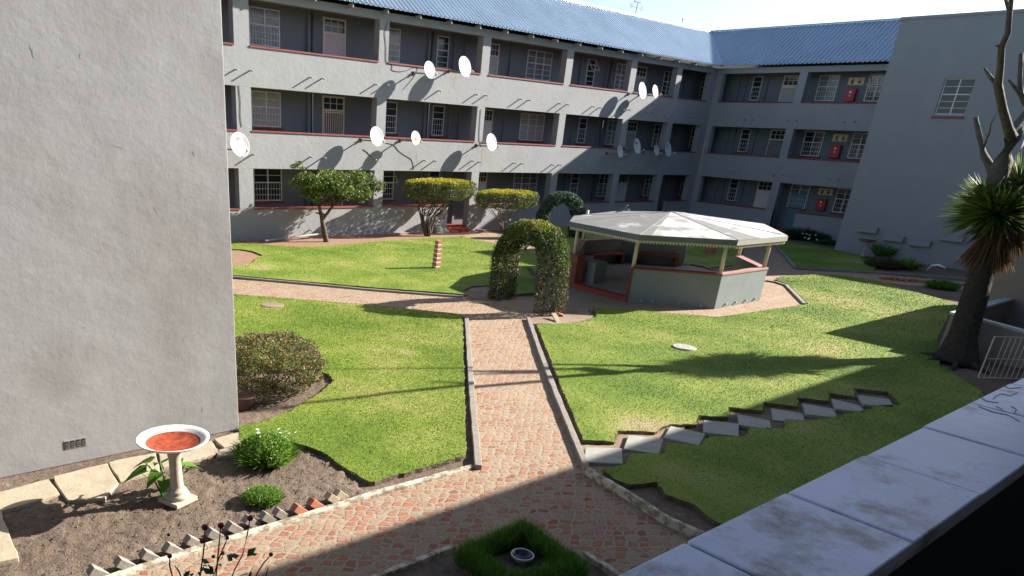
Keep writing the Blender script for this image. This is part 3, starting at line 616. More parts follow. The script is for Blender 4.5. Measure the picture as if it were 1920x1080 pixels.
for i in range(22):
    cx_, cz_ = random.uniform(-1.5, 4.8), random.uniform(.4, 6.5); L_ = random.uniform(.03, .16); a = random.uniform(-.7, .7)+(1.4 if i % 3 else 0); q = []
    for k in range(5): u = (k/4-.5)*L_; q.append((cx_+math.cos(a)*u+random.uniform(-.008, .008), YL-.001, cz_+math.sin(a)*u+random.uniform(-.008, .008)))
    MB().tube(q, [.0005, .0016, .0022, .0016, .0005], 4).build('plaster_crack', 'kerb' if i % 4 else 'lowcop', nl)
# the building the picture is taken from: gallery, roof and the parapet in front
own = thing('apartment_building', 'building with the near pale tiled parapet across the lower right corner', 'apartment building', (1.5, .3, 0))
ZP = 3.95
m = MB(); m.box((-14, .36, 0), (27.7, .575, ZP-.045)); m.build('outer_wall', 'plaster', own)
m = MB(); m.box((-14, .345, 3.06), (27.7, .3595, ZP-.05)); m.build('parapet_shade_sheet', 'dark', own)  # thin dark sheet that paints the shade on the parapet's inner face
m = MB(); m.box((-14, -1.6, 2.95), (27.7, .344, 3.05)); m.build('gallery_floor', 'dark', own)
m = MB(); m.box((-14, -6, 0), (27.7, -1.7, 9.0)); m.box((-14, -1.69, 5.85), (27.7, .58, 6.0)); m.box((-14, -1.69, 8.9), (27.7, .58, 9.1)); m.box((-14, .36, 5.875), (27.7, .58, 7.26)); m.box((27.71, -6, 0), (45, .58, 9.1)); m.build('gallery_wall', 'plaster', own)
m = MB()
for x in (-9.5, -3.6, 3.8, 9.8, 15.8, 21.8): m.box((x, .362, ZP+.01), (x+.5, .577, 5.87)); m.box((x, .362, 7.27), (x+.5, .577, 8.89))
m.build('pillar', 'plaster', own)
m = MB(); e = 1.06; m.poly([(-15, e, 9.13), (46, e, 9.13), (46, -2.6, 11.5), (-15, -2.6, 11.5), (-15, e, 9.18), (46, e, 9.18), (46, -2.6, 11.56), (-15, -2.6, 11.56)], [(0, 3, 2, 1), (4, 5, 6, 7), (0, 1, 5, 4), (1, 2, 6, 5), (2, 3, 7, 6), (3, 0, 4, 7)]); m.build('roof', 'roof', own)
# coping tiles
xs = [-.42, .02, .40, .79, 1.195, 1.585, 1.98, 2.37, 2.76, 3.16, 3.55, 3.95]
for i in range(len(xs)-1):
    m = MB(); a, b = xs[i]+.004, xs[i+1]-.005; j = random.uniform(-.002, .002)
    m.box((a, .338, ZP-.044), (b, .592+random.uniform(-.003, .003), ZP+j)); m.build('coping_tile', 'coping', own, bevel=.004)
m = MB(); m.box((-.42, .345, ZP-.044), (3.9, .585, ZP-.006)); m.build('tile_bedding', 'ink', own)
for k, pts in enumerate((((1862,748),(1878,738),(1895,742),(1908,736)),((1838,745),(1850,752),(1872,755)),((1880,722),(1892,728),(1915,726)),((1835,762),(1860,772),(1890,778),(1912,790)),((1896,762),(1906,768),(1901,776)),((1868,762),(1880,768)))):
    q = [G(a, b, ZP+.0015) for a, b in pts]; q = [x for i in range(len(q)-1) for x in (q[i], q[i].lerp(q[i+1], .5)+Vector((random.uniform(-.006, .006), random.uniform(-.003, .003), 0)))]+[q[-1]]
    MB().tube(q, .0010, 4).build('paint_crack', 'ink', own)
# one-storey brown annexe and enclosure walls by the palm
m = MB(); m.box((27.85, .581, 0), (36.2, 6.77, 3.12)); o = m.build('brown_annexe', 'brown'); tag(o, 'low brown plastered annexe at the right edge behind the spiky palm', 'annexe')
enc = thing('enclosure_wall', 'low brown garden wall with pale top around a sunken yard beside the palm trunk', 'wall', (23.4, 6.1, 0))
m = MB(); m.prism([(23.4, 5.97), (27.84, 5.97), (27.84, 6.15), (23.4, 6.15)], 0, .97); m.build('rear_wall', 'brown', enc)
m = MB(); m.prism([(23.37, 5.94), (27.84, 5.94), (27.84, 6.18), (23.37, 6.18)], .971, 1.03); m.build('wall_top', 'lowcop', enc)
def slopewall(x0, x1, ya, yb, za, zb, lo=0):
    return [(x0, ya, lo if lo == 0 else za-.06), (x1, ya, lo if lo == 0 else za-.06), (x1, yb, lo if lo == 0 else zb-.06), (x0, yb, lo if lo == 0 else zb-.06), (x0, ya, za), (x1, ya, za), (x1, yb, zb), (x0, yb, zb)]
BF = [(0, 3, 2, 1), (4, 5, 6, 7), (0, 1, 5, 4), (1, 2, 6, 5), (2, 3, 7, 6), (3, 0, 4, 7)]
MB().poly(slopewall(23.4, 23.56, 5.968, 1.2, .97, .55), BF).build('side_wall', 'brown', enc)
MB().poly(slopewall(23.37, 23.59, 5.938, 1.18, 1.03, .62, 1), BF).build('wall_top', 'lowcop', enc)
# ------------------------------------------------------------------ things on the buildings
def rotz2(n):
    n = Vector(n).normalized(); a = Vector((0, 0, 1)).cross(n); a = Vector((1, 0, 0)) if a.length < 1e-4 else a.normalized(); return a, n.cross(a), n
def textmesh(s, size, origin, ax, ay, mt, parent, name='lettering', lift=.004):
    cu = bpy.data.curves.new('t', 'FONT'); cu.body = s; cu.size = size; cu.align_x = 'CENTER'; cu.align_y = 'CENTER'; cu.extrude = .001
    to = bpy.data.objects.new('t', cu); C.objects.link(to); bpy.context.view_layer.update()
    me = bpy.data.meshes.new_from_object(to.evaluated_get(bpy.context.evaluated_depsgraph_get())); bpy.data.objects.remove(to)
    az = ax.cross(ay); mw = Matrix(((ax.x, ay.x, az.x, origin.x+az.x*lift), (ax.y, ay.y, az.y, origin.y+az.y*lift), (ax.z, ay.z, az.z, origin.z+az.z*lift), (0, 0, 0, 1)))
    me.transform(mw); me.materials.clear(); me.materials.append(MT[mt]); me.name = name
    o = bpy.data.objects.new(name, me); C.objects.link(o)
    if parent: o.parent = parent; o.matrix_parent_inverse = Matrix.Translation(-parent.location)
    return o
def dish(px, py, r, label, text=None, mt='dish', out=.62, side=-.45, n=(0.12, -.95, .28)):
    c = pl(px, py, 1, D-out); t = thing('satellite_dish', label, 'satellite dish', c, 'satellite dishes on the gallery parapets')
    a, b, nz = rotz2(n)            # a horizontal, b up along the face
    def L(x, y, z): return c+a*x+b*y+nz*z
    m = MB(); K = 28; rings = [(.0, -.17), (.3, -.155), (.6, -.11), (.85, -.048), (.97, -.01), (1.0, 0), (1.0, -.02), (.85, -.075), (.6, -.135), (.0, -.19)]
    vs = []
    for q, h in rings:
        for j in range(K): th = 2*math.pi*j/K; vs.append(L(math.cos(th)*q*r, math.sin(th)*q*r*1.06, h*r))
    m.poly(vs, [(i*K+j, i*K+(j+1) % K, (i+1)*K+(j+1) % K, (i+1)*K+j) for i in range(len(rings)-1) for j in range(K)])
    m.build('reflector', mt, t, smooth=True)
    if mt == 'rustydish':
        m = MB(); K2 = 14; vs = [L(.1*r, -.15*r, -.145*r)]
        for j in range(K2): th = 2*math.pi*j/K2; q = r*(.30+.16*math.sin(j*2.3)+.06*math.sin(j*5.1)); x_, y_ = .1*r+math.cos(th)*q, -.15*r+math.sin(th)*q*.8; vs.append(L(x_, y_, -.165*r+.17*(x_*x_+y_*y_)/r+.012))
        m.poly(vs, [(0, 1+j, 1+(j+1) % K2) for j in range(K2)]); m.build('rust_stain', 'ruststain', t, fix=False)
    if text: textmesh(text, r*.36, L(-.05*r, .48*r, -.10*r), a, b, 'ink', t, lift=.02)
    f = L(0, -.75*r, .95*r)
    MB().tube([L(0, -1.0*r, -.02), L(0, -1.02*r, .35*r), f], .014, 6).build('feed_arm', 'steel', t)
    m = MB(); d = (L(0, 0, -.1*r)-f).normalized(); m.tube([f-d*.07, f, f+d*.001, f+d*.05], [.022, .026, .04, .04], 10); m.build('feed_horn', 'post', t, smooth=True)
    wl = Vector((c.x+side, D, c.z-r*.45)); el = Vector((c.x+side*.15, D-out*.72, wl.z)); bk = L(0, 0, -.19*r)
    m = MB(); m.tube([wl, Vector((wl.x, D-out*.5, wl.z)), el, el+Vector((0, 0, .12)), bk], .03, 8); m.build('mounting_arm', 'steel', t)
    m = MB(); m.box((wl.x-.07, D-.02, wl.z-.08), (wl.x+.07, D-.0, wl.z+.08)); m.box((wl.x-.03, D-.09, wl.z-.05), (wl.x+.03, D-.02, wl.z+.05)); m.build('wall_bracket', 'rust', t)
    m = MB(); m.box((-.06, -.09, -.19*r-.05), (.06, .09, -.17*r), T=lambda x, y, z: tuple(L(x, y, z))); m.build('clamp', 'steel', t)
    return t
dish(707, 256, .40, 'large plain white dish at left of the middle parapet, left of the rust-stained one')
dish(780, 259, .30, 'small white dish with an orange rust stain on the middle parapet', mt='rustydish')
dish(922, 267, .40, 'plain white dish alone at the centre of the middle parapet')
dish(806, 131, .35, 'plain white dish on the top parapet beside a larger lettered one')
dish(872, 125, .43, 'largest white dish with lettering, right of its plain neighbour on the top parapet', 'DStv')
dish(450, 271, .44, 'white dish half hidden by the near end wall at far left', 'CE')
dish(1205, 170, .43, 'lettered white dish on the top parapet toward the corner, beside a smaller plain one', 'DStv')
dish(1229, 171, .33, 'small plain white dish at the right end of the top parapet')
dish(1163, 284, .33, 'small white dish at the edge of the shade, leftmost of four on the middle parapet', '::')
dish(1195, 274, .41, 'white dish half in sun and half in shade on the middle parapet', 'DStv')
dish(1231, 282, .31, 'small bluish dish fully in shade, left of the last dish near the corner', 'DStv')
dish(1253, 280, .42, 'large bluish shaded dish nearest the corner on the middle parapet', 'DStv')
def cable(pts, label, r=.009, ax=1, val=D-.012, mt='cable'):
    p = [pl(a, b, ax, val) for a, b in pts]; q = []
    for i in range(len(p)-1):
        p0 = p[max(i-1, 0)]; p1 = p[i]; p2 = p[i+1]; p3 = p[min(i+2, len(p)-1)]
        for j in range(6):
            t = j/6; q.append(.5*((2*p1)+(p2-p0)*t+(2*p0-5*p1+4*p2-p3)*t*t+(3*p1-p0-3*p2+p3)*t**3))
    q.append(p[-1]); tag(MB().tube(q, r, 5, 0).build('cable', mt), label, 'cable')
cable([(727,42),(722,60),(724,85),(725,116),(735,122),(736,132),(755,134),(780,126),(781,135),(770,152),(756,168)], 'black cable looping from the second pillar across the top parapet')
cable([(448,160),(451,190),(451,215),(454,238)], 'black cable hanging down the first pillar next to the near wall')
cable([(902,205),(900,230),(899,262),(903,275)], 'black cable down the third pillar above the lone centre dish')
cable([(724,268),(738,272),(748,283),(757,290),(772,300),(776,318)], 'black cable between the two left dishes on the middle parapet')
cable([(1329,236),(1326,255),(1320,275),(1316,300),(1311,325)], 'pale cable running down the corner of the two wings', .014, 0, XC-.02, 'white')
cable([(681,280),(690,287),(697,296)], 'short dark cable trailing below the large plain dish', .01)
for px, y0, y1, wd in ((783,282,306,.05),(907,276,312,.10),(854,143,166,.07),(1258,188,206,.05)):
    a, b = pl(px, y0, 1, D), pl(px, y1, 1, D); m = MB(); q = [(a.x-wd, b.z), (a.x+wd*.3, b.z+.05), (a.x+wd, b.z+.12), (a.x+wd*.6, a.z-.1), (a.x, a.z), (a.x-wd*.7, a.z-.08)]
    m.poly([(x, D-.003, z) for x, z in q]+[(x, D-.0005, z) for x, z in q], [tuple(range(6)), tuple(range(11, 5, -1))]+[(i, (i+1) % 6, 6+(i+1) % 6, 6+i) for i in range(6)]); m.build('rust_streak', 'streak', north)
# signs and hose cabinets
for (sx0, sy0, sx1, sy1), (bx0, by0, bx1, by1), nm in (((1592,147,1619,158),(1586,166,1604,191),'top'),((1563,253,1588,264),(1557,271,1576,297),'middle'),((1536,354,1560,365),(1531,372,1549,396),'ground')):
    a = pl(sx0, sy0, 0, XC+IN-.02); b = pl(sx1, sy1, 0, XC+IN-.02); y0, y1 = b.y, a.y; zc = (a.z+b.z)/2
    t = thing('fire_sign', 'small cream sign with red extinguisher and down arrow on the %s floor wall' % nm, 'sign', (XC+IN-.02, (y0+y1)/2, zc), 'fire signs above the hose cabinets')
    MB().box((XC+IN-.03, y0, zc-.19), (XC+IN-.002, y1, zc+.19)).build('sign_plate', 'sign', t)
    w_ = y1-y0; x = XC+IN-.036; q = MB(); yl = y1-w_*.28
    q.box((x, yl-.06, zc-.14), (x+.004, yl+.06, zc+.07)); q.box((x, yl-.025, zc+.075), (x+.004, yl+.025, zc+.12)); q.box((x, yl-.09, zc+.10), (x+.0035, yl-.03, zc+.125)); q.build('extinguisher_symbol', 'signred', t)
    yr = y0+w_*.28; q = MB(); q.box((x, yr-.03, zc-.01), (x+.004, yr+.03, zc+.14)); q.poly([(x, yr-.12, zc-.005), (x, yr+.12, zc-.005), (x, yr, zc-.15), (x+.004, yr-.12, zc-.005), (x+.004, yr+.12, zc-.005), (x+.004, yr, zc-.15)], [(0, 1, 2), (3, 5, 4), (0, 3, 4, 1), (1, 4, 5, 2), (2, 5, 3, 0)]); q.build('arrow_symbol', 'signred', t)
    a = pl(bx0, by0, 0, XC+IN-.2); b = pl(bx1, by1, 0, XC+IN-.2); y0, y1 = b.y, a.y; y0 += (y1-y0)*.18; y1 -= (y1-y0)*.14
    t = thing('hose_cabinet', 'red fire hose cabinet mounted on the %s floor wall of the shaded wing' % nm, 'hose cabinet', (XC+IN, (y0+y1)/2, b.z), 'red hose cabinets')
    zz0, zz1 = min(a.z, b.z), max(a.z, b.z)
    MB().box((XC+IN-.26, y0, zz0), (XC+IN-.002, y1, zz1)).build('cabinet_body', 'redbox', t, bevel=.015)
    MB().box((XC+IN-.275, y0+.04, zz0+.04), (XC+IN-.262, y1-.04, zz1-.04)).build('cabinet_door', 'redbox', t, bevel=.005)
    q = MB(); ym = (y0+y1)/2; zm = (zz0+zz1)/2
    q.tube([(XC+IN-.282, ym, zm+.15), (XC+IN-.276, ym, zm+.15)], .06, 12); q.tube([(XC+IN-.282, ym, zm-.03), (XC+IN-.276, ym, zm-.03)], .035, 12); q.build('cabinet_emblem', 'petal', t)
# wall planters
for i, (a, b, lab) in enumerate((((1610,423),(1647,430),'leftmost and highest shaded wall planter on the end block'),((1659,439),(1695,450),'second wall planter from the left on the end block'),((1707,448),(1745,459),'third and lowest wall planter on the end block'),((1762,438),(1808,449),'rightmost wall planter on the end block near the palm'))):
    p, q = pl(*a, 0, XG-.12), pl(*b, 0, XG-.12); y0, y1 = q.y, p.y; z1 = p.z; z0 = z1-.27
    t = thing('wall_planter', lab, 'planter', (XG, (y0+y1)/2, z0), 'planters on the end block wall')
    m = MB(); T_ = lambda x, y, z: (x, y, z)
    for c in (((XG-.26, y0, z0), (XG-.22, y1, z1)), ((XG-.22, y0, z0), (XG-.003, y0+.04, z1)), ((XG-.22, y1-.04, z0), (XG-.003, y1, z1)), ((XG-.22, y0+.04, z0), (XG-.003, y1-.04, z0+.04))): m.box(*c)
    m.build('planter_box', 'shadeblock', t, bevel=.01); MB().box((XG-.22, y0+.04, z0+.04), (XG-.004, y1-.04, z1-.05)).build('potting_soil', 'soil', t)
# weather vane and finial
b = pl(1190, 33, 1, D+3); tp = pl(1196, 4, 1, D+3); t = thing('weather_vane', 'thin black weather vane with W and O letters on the blue roof ridge', 'weather vane', b)
MB().tube([b-Vector((0, 0, .2)), tp], .018, 6).build('mast', 'ink', t)
q = pl(1194, 14, 1, D+3); q = Vector((b.x+.02, b.y, q.z)); h = .52
MB().tube([q-Vector((h*.7, 0, 0)), q+Vector((h*.7, 0, 0))], .007, 5).build('cross_arm', 'ink', t)
textmesh('W', .34, q-Vector((h, 0, 0)), Vector((1, 0, 0)), Vector((0, 0, 1)), 'ink', t, 'letter_w'); textmesh('O', .32, q+Vector((h, 0, 0)), Vector((1, 0, 0)), Vector((0, 0, 1)), 'ink', t, 'letter_o')
m = MB(); y_ = tp.y; m.tube([tp+Vector((-.2, 0, 0)), tp+Vector((.2, 0, 0))], .012, 5); m.poly([(tp.x+.2, y_-.01, tp.z-.07), (tp.x+.34, y_, tp.z), (tp.x+.2, y_, tp.z+.07), (tp.x+.2, y_+.01, tp.z)], [(0, 1, 2), (0, 1, 3), (1, 2, 3)]); m.poly([(tp.x-.2, y_, tp.z), (tp.x-.34, y_, tp.z+.09), (tp.x-.34, y_+.01, tp.z-.09)], [(0, 1, 2)]); m.build('arrow', 'ink', t)
b = pl(1278, 48, 1, D+3); t = MB(); t.tube([(b.x, b.y, RIDGE_Z+.1), (b.x, b.y, RIDGE_Z+.38), (b.x, b.y, RIDGE_Z+.5)], [.012, .012, .05], 6); tag(t.build('roof_finial', 'ink'), 'tiny dark finial on the ridge right of the weather vane', 'finial')
# ------------------------------------------------------------------ gazebo
gz = thing('gazebo', 'eight-sided open gazebo with white-patched grey roof and low grey walls', 'gazebo', (23.7, 15.3, 0))
WH = 1.1
bs = [G(1062,537), G(1177,568), G(1339,580.5), G(1424,564.5), Vector((26.95, 13.97, 0)), G(1281,505), G(1158,496), G(1080,503)]
bs = [Vector((p.x, p.y)) for p in bs]
gc = sum(bs, Vector((0, 0)))/8
def inset(p, k): return p+(gc-p).normalized()*k
inn = [inset(p, .26) for p in bs]
MB().prism([p[:] for p in [inset(p, .03) for p in bs]], 0, .16).build('floor', 'gazfloor', gz)
def wseg(i, j, z0, z1, mt, nm, grow=0, frac=(0, 1)):
    a, b, c, d = bs[i].lerp(bs[j], frac[0]), bs[i].lerp(bs[j], frac[1]), inn[i].lerp(inn[j], frac[1]), inn[i].lerp(inn[j], frac[0])
    if grow:
        a, b = inset(a, -grow), inset(b, -grow); c, d = inset(c, grow), inset(d, grow)
    return MB().prism([a[:], b[:], c[:], d[:]], z0, z1).build(nm, mt, gz)
for i, fr in ((1, (0, 1)), (2, (0, 1)), (3, (0, 1)), (5, (0, 1)), (6, (0, 1)), (7, (0, 1))):
    wseg(i, (i+1) % 8, .161, WH-.05, 'gazwall', 'low_wall', 0, fr)
    wseg(i, (i+1) % 8, WH-.049, WH, 'pinkcop' if i in (2, 3, 5, 6) else 'benchred', 'wall_coping', .02, fr)
for i in (1, 2, 3, 5, 6, 7): wseg(i, (i+1) % 8, 0, .1605, 'gazwall', 'wall_footing', 0)
wseg(0, 1, .0, .165, 'redpaint', 'entrance_kerb', .02, (.02, .98))
for i, (a, b) in ((0, (0, .14)), (1, (-.0, .02))):
    q = bs[i]; m = MB(); d = (bs[(i+1) % 8]-bs[i]).normalized(); n_ = (gc-q).normalized()
    wd = .34 if i == 0 else .08
    pts = [q-n_*.015, q+d*wd-n_*.015, q+d*wd+n_*.3, q+n_*.3] if i == 0 else [q-d*.08-n_*.012, q+d*.0-n_*.012, q+n_*.28, q-d*.08+n_*.28]
    m.prism([p[:] for p in pts], 0, WH+.005); m.build('red_end_pier', 'benchred', gz)
ZR = 2.15
rp = [G(1067.5,416,ZR), G(1199,441,ZR), G(1384,451,ZR), G(1478,443,ZR), G(1433,421,ZR), G(1300,401,ZR), G(1160,396,ZR), G(1076,405,ZR)]
ra = G(1259,398,2.56)
m = MB(); vs = [Vector((p.x, p.y, ZR)) for p in rp]
ap = [Vector((p.x, p.y, ZR+.012))for p in vs]
def facet(a_, b_, k_): m.poly([a_, b_, ra], [(0, 1, 2)], k_)
for i in range(8):
    a_, b_ = vs[i], vs[(i+1) % 8]
    if i == 1: c_ = a_.lerp(b_, .12); facet(a_, c_, 0); facet(c_, b_, 1)
    elif i == 2: c_ = a_.lerp(b_, .42); facet(a_, c_, 0); facet(c_, b_, 1)
    elif i == 3: facet(a_, b_, 1)
    else: facet(a_, b_, 0)
o = m.build('roof', ['gazroof', 'gazroofwhite'], gz, fix=False); mo = o.modifiers.new('s', 'SOLIDIFY'); mo.thickness = .03; mo.offset = 0
rc = sum([Vector((p.x, p.y)) for p in rp], Vector((0, 0)))/8
for i in range(8):
    m = MB(); m.tube([vs[i]+Vector((0, 0, .008)), ra+Vector((0, 0, .008))], .018, 6); m.build('hip_strip', 'gazroof', gz)
for i in range(8):
    a, b = Vector(rp[i][:2]), Vector(rp[(i+1) % 8][:2]); ia = a+(rc-a)*.008; ib = b+(rc-b)*.008
    MB().prism([a[:], b[:], ib[:], ia[:]], ZR-.15, ZR+.012).build('fascia_board', 'gazfascia' if i in (0, 1, 6, 7) else 'slab', gz)
    L_ = (b-a).length; n = int(L_/.10); m = MB(); ia = a+(rc-a)*.012; ib = b+(rc-b)*.012; ja = a+(rc-a)*.018; jb = b+(rc-b)*.018
    m.poly([(*ia, ZR-.10), (*ib, ZR-.10), (*ib, ZR-.17), (*ia, ZR-.17), (*ja, ZR-.10), (*jb, ZR-.10), (*jb, ZR-.17), (*ja, ZR-.17)], BF)
    for k in range(n):
        p0, p1 = ia.lerp(ib, k/n), ia.lerp(ib, (k+1)/n); q0, q1 = ja.lerp(jb, k/n), ja.lerp(jb, (k+1)/n); pm, qm = (p0+p1)/2, (q0+q1)/2
        m.poly([(*p0, ZR-.17), (*p1, ZR-.17), (*pm, ZR-.25), (*q0, ZR-.17), (*q1, ZR-.17), (*qm, ZR-.25)], [(0, 2, 1), (3, 4, 5), (0, 3, 5, 2), (2, 5, 4, 1)])
    m.build('scalloped_trim', 'post', gz)
for i in range(8):
    p = bs[i].lerp(inn[i], .5); 
    if i == 1: p = G(1190,501,WH).to_2d()+Vector((.04, .08))
    m = MB(); m.tube([(p.x, p.y, WH-.02 if i != 0 else WH), (p.x, p.y, 1.7), (p.x+.01, p.y, ZR+.05)], [.065, .06, .055], 10); m.build('roof_post', 'post', gz, smooth=True)
for (px, py) in ((1201,559.5),(1222,560.5),(1271,565.5),(1312,568)):
    a, b = bs[1], bs[2]; n_ = Vector((b.y-a.y, a.x-b.x)).normalized(); n_ = n_ if n_.dot(a-gc) > 0 else -n_
    z = .12; t_ = (px-1177)/162; p = a.lerp(b, t_); MB().tube([(*(p-n_*.02), z), (*(p+n_*.12), z-.01)], .03, 8).build('drain_pipe', 'spout', gz, smooth=True)
for px in (1358, 1376, 1395, 1413):
    a, b = bs[2], bs[3]; n_ = Vector((b.y-a.y, a.x-b.x)).normalized(); n_ = n_ if n_.dot(a-gc) > 0 else -n_
    p = a.lerp(b, (px-1340)/85); MB().tube([(*(p-n_*.02), .13), (*(p+n_*.05), .12)], .03, 8).build('drain_pipe', 'spout', gz, smooth=True)
# benches and fire box
def bench(i, j, lab, fr=(.12, .9)):
    a, b = inn[i].lerp(inn[j], fr[0]), inn[i].lerp(inn[j], fr[1]); n_ = (gc-(a+b)/2).normalized()*.42; n0 = (gc-(a+b)/2).normalized()*.01; a = a+n0; b = b+n0
    t = thing('bench', lab, 'bench', (*((a+b)/2), .16), 'benches inside the gazebo')
    MB().prism([a[:], b[:], (b+n_)[:], (a+n_)[:]], .52, .60).build('seat', 'benchred', t)
    for q in (a, b):
        d = (b-a).normalized()*.14*(1 if q is a else -1)
        MB().prism([q[:], (q+d)[:], (q+d+n_*.97)[:], (q+n_*.97)[:]], .161, .519).build('leg', 'benchred', t)
bench(7, 0, 'grey-topped red bench against the left back wall inside the gazebo', (.05, .62)); bench(5, 6, 'long red bench against the right back wall inside the gazebo', (.10, .8)); bench(6, 7, 'short dark red bench at the middle back wall inside the gazebo', (.1, .9))
a = inset(bs[0], .55); t = MB(); t.prism([(a.x+.05, a.y-.5), (a.x+.75, a.y-.45), (a.x+.7, a.y+.15), (a.x, a.y+.1)], .161, .86); tag(t.build('fire_box', 'gazwall', bevel=.01), 'plain dark grey masonry fire box just inside the gazebo entrance', 'fire box')
# pigeon on the roof
p = G(1166,397.5,2.3); t = thing('pigeon', 'small dark pigeon perched on the rear edge of the gazebo roof', 'bird', p)
m = MB(); u = Vector((.8, -.55, 0)).normalized(); m.tube([p+u*-.24+Vector((0, 0, -.03)), p+u*-.15+Vector((0, 0, .02)), p+u*-.05+Vector((0, 0, .07)), p+u*.05+Vector((0, 0, .11)), p+u*.10+Vector((0, 0, .17)), p+u*.12+Vector((0, 0, .22)), p+u*.16+Vector((0, 0, .235)), p+u*.20+Vector((0, 0, .225))], [.012, .03, .065, .06, .032, .036, .025, .004], 10); m.build('body', 'bird', t, smooth=True)
for s_ in (-1, 1): v = u.cross(Vector((0, 0, 1)))*.02*s_; MB().tube([p+v+Vector((0, 0, .04)), p+v+Vector((0, 0, -.03))], .006, 5).build('leg', 'benchred', t)
# ------------------------------------------------------------------ garden objects
def birdbath(base, R, H, lab, full):
    t = thing('birdbath', lab, 'birdbath', base); x, y = base.x, base.y
    if full:
        m = MB(); q = .18; c, s_ = math.cos(.35), math.sin(.35); rot = lambda a, b, z: (x+a*c-b*s_, y+a*s_+b*c, z)
        m.box((-q, -q, .03), (q, q, .09), T=rot); m.build('plinth', 'bathcol', t, bevel=.008)
        m = MB(); m.lathe([(.15, .09), (.16, .12), (.15, .15), (.125, .16), (.13, .185), (.12, .21), (.09, .225), (.085, .26), (.078, .45), (.076, .62), (.10, H-.10), (.16, H-.055), (.0, H-.055)], (x, y, 0), 28); m.build('pedestal', 'bathcol', t, smooth=True)
        m = MB()
        pr_ = [(.0, -.055), (.16, -.055), (.30, -.03), (.42, .0), (.475, .032), (.48, .045), (.465, .048), (.41, .022), (.36, -.004), (.345, -.012), (.2, -.030), (.0, -.036)]
        pr_ = [(a*R/.48, b) for a, b in pr_]
        m.lathe(pr_, (x, y, H), 48, ms=[0, 0, 0, 0, 0, 0, 0, 0, 1, 1, 1]); m.build('bowl', ['bathwhite', 'bathrust'], t, smooth=True)
    else:
        MB().lathe([(.10, 0), (.11, .06), (.05, .12), (.045, H-.1), (.09, H-.04), (.0, H-.04)], (x, y, 0), 16).build('pedestal', 'bathcol', t, smooth=True)
        MB().lathe([(0, -.05), (R*.5, -.04), (R, .03), (R*.97, .05), (R*.6, .0), (0, -.02)], (x, y, H), 24).build('bowl', 'benchred', t, smooth=True)
    return t
birdbath(Vector((3.13, 8.42, 0)), .455, .89, 'white birdbath with rust-orange basin on the near soil bed', True)
birdbath(G(1617,482), .42, .78, 'small dark red birdbath in shade against the end block', False)
# stepping stones
st = [[(1097,838),(1166,840),(1168,869),(1096,866)],[(1178,815),(1244,823),(1236,851),(1169,841)],[(1257,798),(1323,813),(1311,835),(1244,820)],[(1319,787),(1386,794),(1385,818),(1319,810)],[(1383,776),(1443,788),(1449,806),(1386,796)],[(1445,765),(1506,775),(1510,794),(1449,787)],[(1504,756),(1563,766),(1571,783),(1512,776)],[(1558,747),(1613,760),(1623,773),(1568,766)],[(1607,740),(1668,748),(1677,764),(1620,758)]]
lab = ['first stepping slab beside the brick path kerb, partly sunlit','second stepping slab from the path, rounded upper corners','third stepping slab from the path, largest and slightly tilted','fourth stepping slab from the path, nearly square','fifth and central stepping slab of the row','sixth stepping slab, darkest and sunk level with the soil','seventh stepping slab, long and pale, from the path','eighth stepping slab, last but one at the right','ninth and farthest stepping slab at the right end of the row']
for i, q in enumerate(st):
    z = .075 if i != 5 else .035; m = MB(); m.prism([tuple(G(a, b, z)[:2]) for a, b in q], .0, z); tag(m.build('stepping_stone', 'slab', bevel=.012), lab[i], 'stepping stone', 'stepping slabs across the lawn')
    cx_ = sum(a for a, b in q)/4; cy_ = sum(b for a, b in q)/4
# flat slabs at the near wall
fs = [([(-30,930),(92,897),(112,925),(5,957),(-35,962)],'far left flat stone at the foot of the near wall'),([(98,893),(200,868),(222,905),(195,935),(125,938)],'cracked flat stone left of the birdbath, with a shadow on it'),([(202,866),(290,848),(300,880),(225,902)],'flat stone behind the birdbath stem at the wall foot'),([(296,846),(395,825),(412,848),(372,860),(305,876)],'flat stone right of the birdbath stem against the wall'),([(402,822),(447,810),(460,830),(418,838)],'small flat stone at the corner of the near wall'),([(412,842),(455,833),(462,838),(452,850),(404,857)],'pale broken stone just left of the daisy clump'),([(-60,960),(2,958),(18,1000),(36,1045),(-40,1060),(-80,1000)],'pale flat stone at the far left picture edge')]
for q, l in fs: m = MB(); m.prism(rough([tuple(G(a, b, .07)[:2]) for a, b in q], .15, .012), .0, .07); tag(m.build('flat_stone', 'sandslab', bevel=.01), l, 'flat stone', 'flat stones round the near bed')
# zigzag brick edging
ez = [(186,1078,0),(236,1062,0),(282,1047,0),(326,1034,0),(364,1020,0),(403,1006,0),(440,994,0),(472,982,0),(503,975,0),(528,968,0),(562,960,1),(592,949,1),(624,938,2),(640,932,2)]
for i, (px, py, kd) in enumerate(ez):
    p = G(px, py, .05); d = (G(560, 975)-G(230, 1080)).normalized(); ang = math.atan2(d.y, d.x)
    m = MB(); c, s_ = math.cos(ang), math.sin(ang); tl = .72
    def T_(x, y, z, p=p, c=c, s_=s_): 
        X = x*math.cos(tl)+z*math.sin(tl); Z = -x*math.sin(tl)+z*math.cos(tl); return (p.x+X*c-y*s_, p.y+X*s_+y*c, .07+Z)
    m.box((-.12, -.055, -.05), (.085, .055, .055), T=T_); o = m.build('edging_brick', ['kerb', 'brick', 'sandslab'][kd], bevel=.006)
    k = ['grey', 'red', 'pale yellow'][kd]; tag(o, '%s tilted edging brick, number %s from the bottom left of the zigzag row' % (k, ['one','two','three','four','five','six','seven','eight','nine','ten','eleven','twelve','thirteen','fourteen'][i]), 'edging brick', 'zigzag bricks edging the near flower bed')
